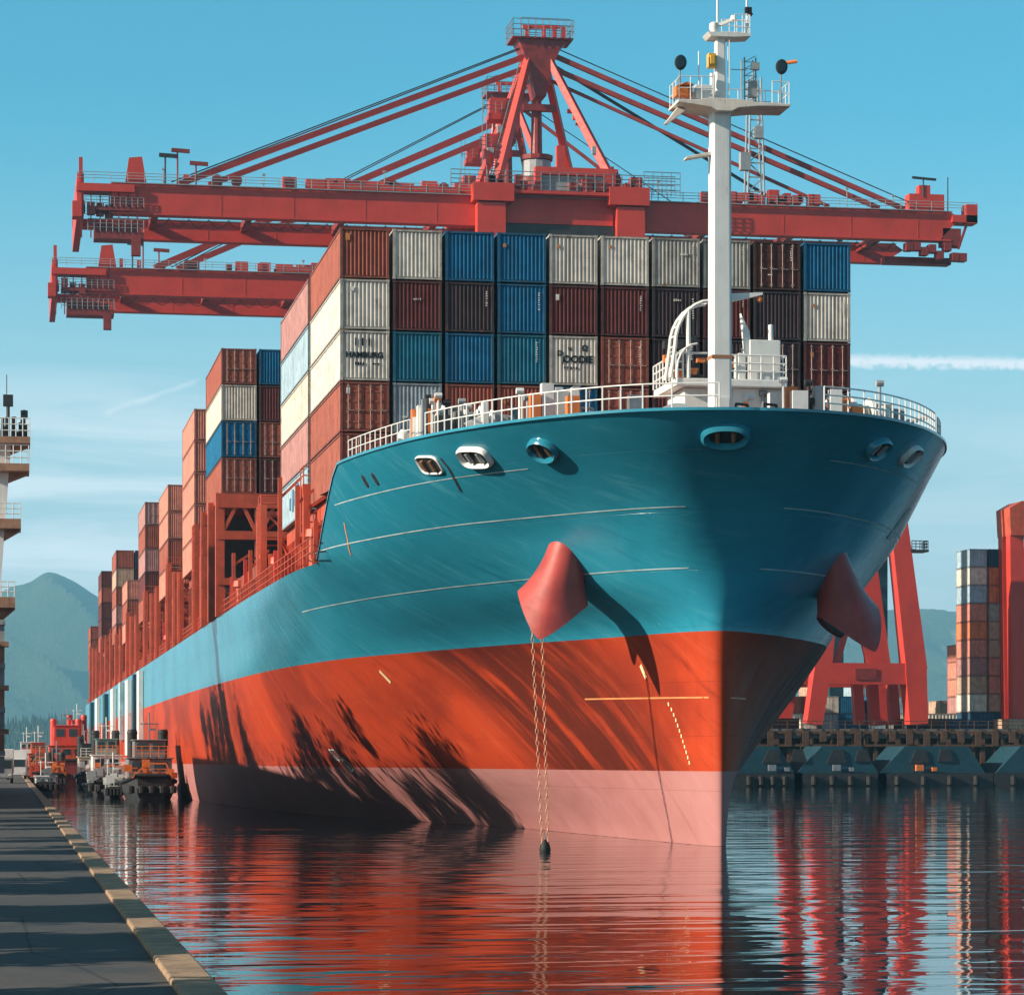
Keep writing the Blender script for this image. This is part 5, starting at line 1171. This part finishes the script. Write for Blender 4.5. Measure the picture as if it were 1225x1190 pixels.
boat('motor_launch', 40, 70, 300, 'low white and blue launch tied at the quay edge', mat('launch_blue', (.03, .10, .22), .4), WH, STEEL, 7, .9, [(.8, WH)], None, WH, 6)

boat('workboat', 92, 122, 350, 'dark workboat with a cream cabin wedged behind the pale grey workboat', DK, mat('cabin_cream', (.55, .48, .36), .5, var=.3, rust=.3), WH, 12, 1.5, [(2.2, MATS['cabin_cream']), (1.5, DK)], BLK, STEEL, 14)
boat('workboat', 20, 44, 470, 'far workboat with a white wheelhouse beyond the orange red tug', DK, WH, ORR, 12, 1.8, [(2.4, WH), (1.8, WH)], None, WH, 10)
boat('tugboat', 78, 108, 430, 'rust red tugboat with a pale wheelhouse behind the bright red tug', MATS['tug_hull_red'], CR, WH, 14, 2.2, [(2.8, ORR), (2.4, WH), (1.6, CR)], CR, WH, 14)
boat('tugboat', 56, 80, 345, 'low black tugboat with a red deckhouse in front of the bright red tug', DK, CR, ORG, 11, 1.4, [(1.8, CRD)], BLK, STEEL, 16)
boat('motor_launch', 126, 147, 262, 'small black launch with white gear beside the dark tugboat', DK, WH, WH, 7, .8, [(.9, DK)], None, WH, 10)
boat('work_barge', 104, 152, 285, 'low dark work barge heaped with grey and orange gear between the tugs', DK, DK, GREYP, 16, 1.1, [(1.0, GREYP)], None, STEEL, 34)
boat('work_barge', 34, 62, 372, 'low rusty barge heaped with red gear near the quay', MATS['tug_hull_red'], DK, ORR, 16, 1.4, [(1.2, ORR)], None, STEEL, 34)
# ------------------------------------------------------------------ white tower at the left edge of the quay
TY = 205.
tw = thing('dock_tower', (at(-6, 0, TY).x, TY, QT), 'white steel tower with cantilevered brown platforms at the left edge of the photo', 'tower')
def TPx(px, py): v = at(px, py, TY); return Vector((v.x, v.y, v.z))
m_ = MB(); m_.prism([tuple((TPx(p, y).x, TPx(p, y).z)) for p, y in ((-40, 940), (-8, 940), (1, 690), (13, 532), (-30, 532))], TY, TY + 2.4); m_.build('column', WH, tw)
WARM = mat('platform_brown', (.42, .22, .13), .6, var=.4, streak=.5, rust=.5)
for (p0p, p1p, pyt, pyb) in ((-30, 36, 524, 533), (-30, 35, 556, 566), (-20, 25, 622, 634), (-30, 18, 715, 728)):
    a, b_ = TPx(p0p, pyt), TPx(p1p, pyb); f_ = MB(); f_.bb(a.x, b_.x, TY - 1.6, TY + 2.5, b_.z, a.z)
    f_.prism([(a.x, b_.z - .002), (b_.x, b_.z - .002), (TPx(4, pyb + 12).x, TPx(4, pyb + 12).z), (a.x, TPx(4, pyb + 12).z)], TY + .1, TY + 1.5); pf_ = f_.build('platform', WARM, tw)
    r_ = MB(); r_.rail([(a.x, TY - 1.5, a.z), (b_.x - .05, TY - 1.5, a.z), (b_.x - .05, TY + 2.3, a.z)], 1.1 if pyt > 560 else 1.3, .04, .5, 3); r_.build('railing', WH, pf_)
m_ = MB()
for k in range(16):
    px = random.uniform(0, 33); v = TPx(px, 524); hh = random.uniform(.3, 1.6); m_.box((v.x, TY + random.uniform(-1, 1), v.z + hh / 2), (random.uniform(.1, .45), .4, hh))
v = TPx(8, 524); m_.tube(v, v + Vector((0, 0, 4.5)), .03); m_.box((v.x + .1, TY - .5, v.z + 2.6), (.7, .5, .8)); m_.tube(v + Vector((.1, 0, 0)), v + Vector((.1, 0, 3)), .12); v2 = TPx(29, 524); m_.tube(v2, v2 + Vector((0, 0, 2.0)), .09); m_.box(v2 + Vector((0, 0, 1.7)), (.5, .4, .5)); m_.build('signal_gear', DK, tw)
for k in range(7):
    py = 745 + k * 26; v = TPx(-4, py); f_ = MB(); f_.box((v.x - .2, TY - .6, v.z), (1.6 + .5 * (k % 2), 1.6, .35)); f_.box((v.x + .3, TY - .9, v.z - .8), (.5, .6, 1.2)); f_.build('service_balcony', WARM if k % 2 else GREYP, tw)

# quay side clutter far off: lorry, stacked crates, light van
def lorry(px, Y, lab, body):
    c = at(px, 0, Y); t = thing('lorry', (c.x, Y, QT), lab, 'lorry'); x = c.x
    m_ = MB(); m_.bb(x - 1.1, x + 1.1, Y, Y + 1.8, QT + .5, QT + 2.5); cab = m_.build('cab', body, t, bevel=.1)
    m_ = MB(); m_.bb(x - .95, x + .95, Y - .03, Y - .004, QT + 1.5, QT + 2.3); m_.build('windscreen', GLASS, cab)
    m_ = MB(); m_.bb(x - 1.2, x + 1.2, Y + 2.1, Y + 8, QT + 1.0, QT + 3.4); m_.build('cargo_box', WH, t, bevel=.05)
    for s_ in (-1, 1):
        for y in (Y + .8, Y + 4.6, Y + 6.6):
            w_ = MB(); w_.tube((x + s_ * .85, y, QT + .48), (x + s_ * 1.12, y, QT + .48), .48, 14); w_.build('wheel', BLK, t)
        l_ = MB(); l_.box((x + s_ * .8, Y - .02, QT + .85), (.3, .04, .18)); l_.build('headlight', STW, t)
lorry(20, 330, 'white lorry parked on the quay beyond the tower', WH)
lorry(2, 285, 'grey lorry parked near the foot of the white tower', GREYP)

# ------------------------------------------------------------------ unseen shed and trees added to shade the quay and hull foot
SHD = mat('added_shed_sheet', (.30, .31, .32), .6, var=.2, streak=.5, rust=.4)
def shed(x0_, x1_, y0, y1, hgt, label):  # unseen shed added to shade the hull
    t = thing('added_shed', ((x0_ + x1_) / 2, (y0 + y1) / 2, QT), label, 'added_shed', 'sheds added out of view')
    m_ = MB(); m_.bb(x0_, x1_, y0, y1, QT, QT + hgt); m_.build('added_shed_wall', SHD, t)
    m_ = MB(); m_.add([(x0_ - .3, y0 - .3, QT + hgt + .01), (x1_ + .3, y0 - .3, QT + hgt + .01), (x1_ + .3, y1 + .3, QT + hgt + .01), (x0_ - .3, y1 + .3, QT + hgt + .01), ((x0_ + x1_) / 2, y0 - .3, QT + hgt + 1.2), ((x0_ + x1_) / 2, y1 + .3, QT + hgt + 1.2)], [(0, 3, 2, 1), (0, 4, 5, 3), (1, 2, 5, 4), (0, 1, 4), (3, 5, 2)]); m_.build('added_shed_roof', DKR, t)
    m_ = MB()
    y = y0 + 2
    while y < y1 - 4: m_.bb(x1_ + .003, x1_ + .1, y, y + 3.4, QT, QT + 4); y += 7
    m_.build('roller_door', GREYP, t)

shed(-30, -12, 143.5, 238, 14.3, 'long grey shed with a red roof added out of view to shade the hull')
LEAF = mat('leaf_green', (.045, .085, .025), .7, var=.5, nscale=3); BARK = mat('bark', (.10, .075, .055), .9, var=.4, nscale=6)
def shadow_tree(x, y, hgt, rad, label, group):  # unseen trees added to throw ragged shadows on hull and quay
    t = thing('shadow_tree', (x, y, QT), label, 'shadow_tree', group); rg = random.Random(int(x * 91 + y * 37))
    m_ = MB(); m_.tube((x, y, QT), (x + .2, y, QT + hgt * .55), .28, 8, .16)
    tips = []
    for k in range(9):
        a_ = rg.random() * 6.28; e_ = rg.uniform(.3, .98); rr = rad * rg.uniform(.35, .95) * (1.1 - .5 * e_)
        q_ = Vector((x + rr * math.cos(a_), y + rr * math.sin(a_), QT + hgt * (.35 + .62 * e_))); m_.tube((x + .15, y, QT + hgt * (.25 + .3 * e_)), q_, .10, 5, .03); tips.append(q_)
    m_.build('trunk', BARK, t)
    c_ = MB()
    for q_ in tips:
        for k in range(190):
            v_ = Vector((rg.gauss(0, 1), rg.gauss(0, 1), rg.gauss(0, .8))) * rad * .26 + q_; n_ = Vector((rg.gauss(0, 1), rg.gauss(0, 1), rg.gauss(0, 1))).normalized(); u_ = n_.orthogonal().normalized(); w_ = n_.cross(u_); l_ = rg.uniform(.16, .38)
            c_.add([v_ - u_ * l_, v_ + w_ * l_ * .6, v_ + u_ * l_, v_ - w_ * l_ * .6], [(0, 1, 2, 3)])
    c_.build('crown', LEAF, t)
k_ = 0; y_ = 144.5; rg0 = random.Random(5)
while y_ < 226:
    h_ = rg0.choice((14.2, 15.0, 15.8, 13.6, 16.6)) if y_ < 176 else rg0.choice((12.5, 15.5, 17.5, 13.0))
    shadow_tree(-8.6 + rg0.uniform(-.4, .4), y_, h_, rg0.uniform(2.5, 3.3), 'leafy tree added out of view to shade the hull', 'added shadow casters beside the ship'); y_ += rg0.uniform(1.7, 2.5) if y_ < 178 else rg0.uniform(3.6, 6.5)
for y_ in (20.5, 24, 29.5, 36.2, 38.5, 44.5, 47.0, 55.5, 58.5, 65.5, 68.8, 77.5, 81, 88, 91.4, 102, 109, 115, 118.6, 122, 132, 136):
    shadow_tree(-9 + rg0.uniform(-.3, .3), y_, rg0.uniform(6.6, 8.4), rg0.uniform(1.7, 2.2), 'low leafy tree added out of view to shade the near quay', 'added shadow casters along the near quay')
# ------------------------------------------------------------------ air
hb_ = MB(); hb_.bb(-4600, 4600, -300, 8300, -5, 700); hz_o = hb_.build('haze', None); tag(hz_o, None, None, None, 'stuff')
m = bpy.data.materials.new('haze'); m.use_nodes = True; nt = m.node_tree; nt.nodes.clear()
pv = nt.nodes.new('ShaderNodeVolumePrincipled'); pv.inputs['Color'].default_value = (.32, .76, 1.0, 1); pv.inputs['Density'].default_value = .00010; pv.inputs['Anisotropy'].default_value = .1
mo = nt.nodes.new('ShaderNodeOutputMaterial'); nt.links.new(pv.outputs[0], mo.inputs['Volume']); hz_o.data.materials.clear(); hz_o.data.materials.append(m)
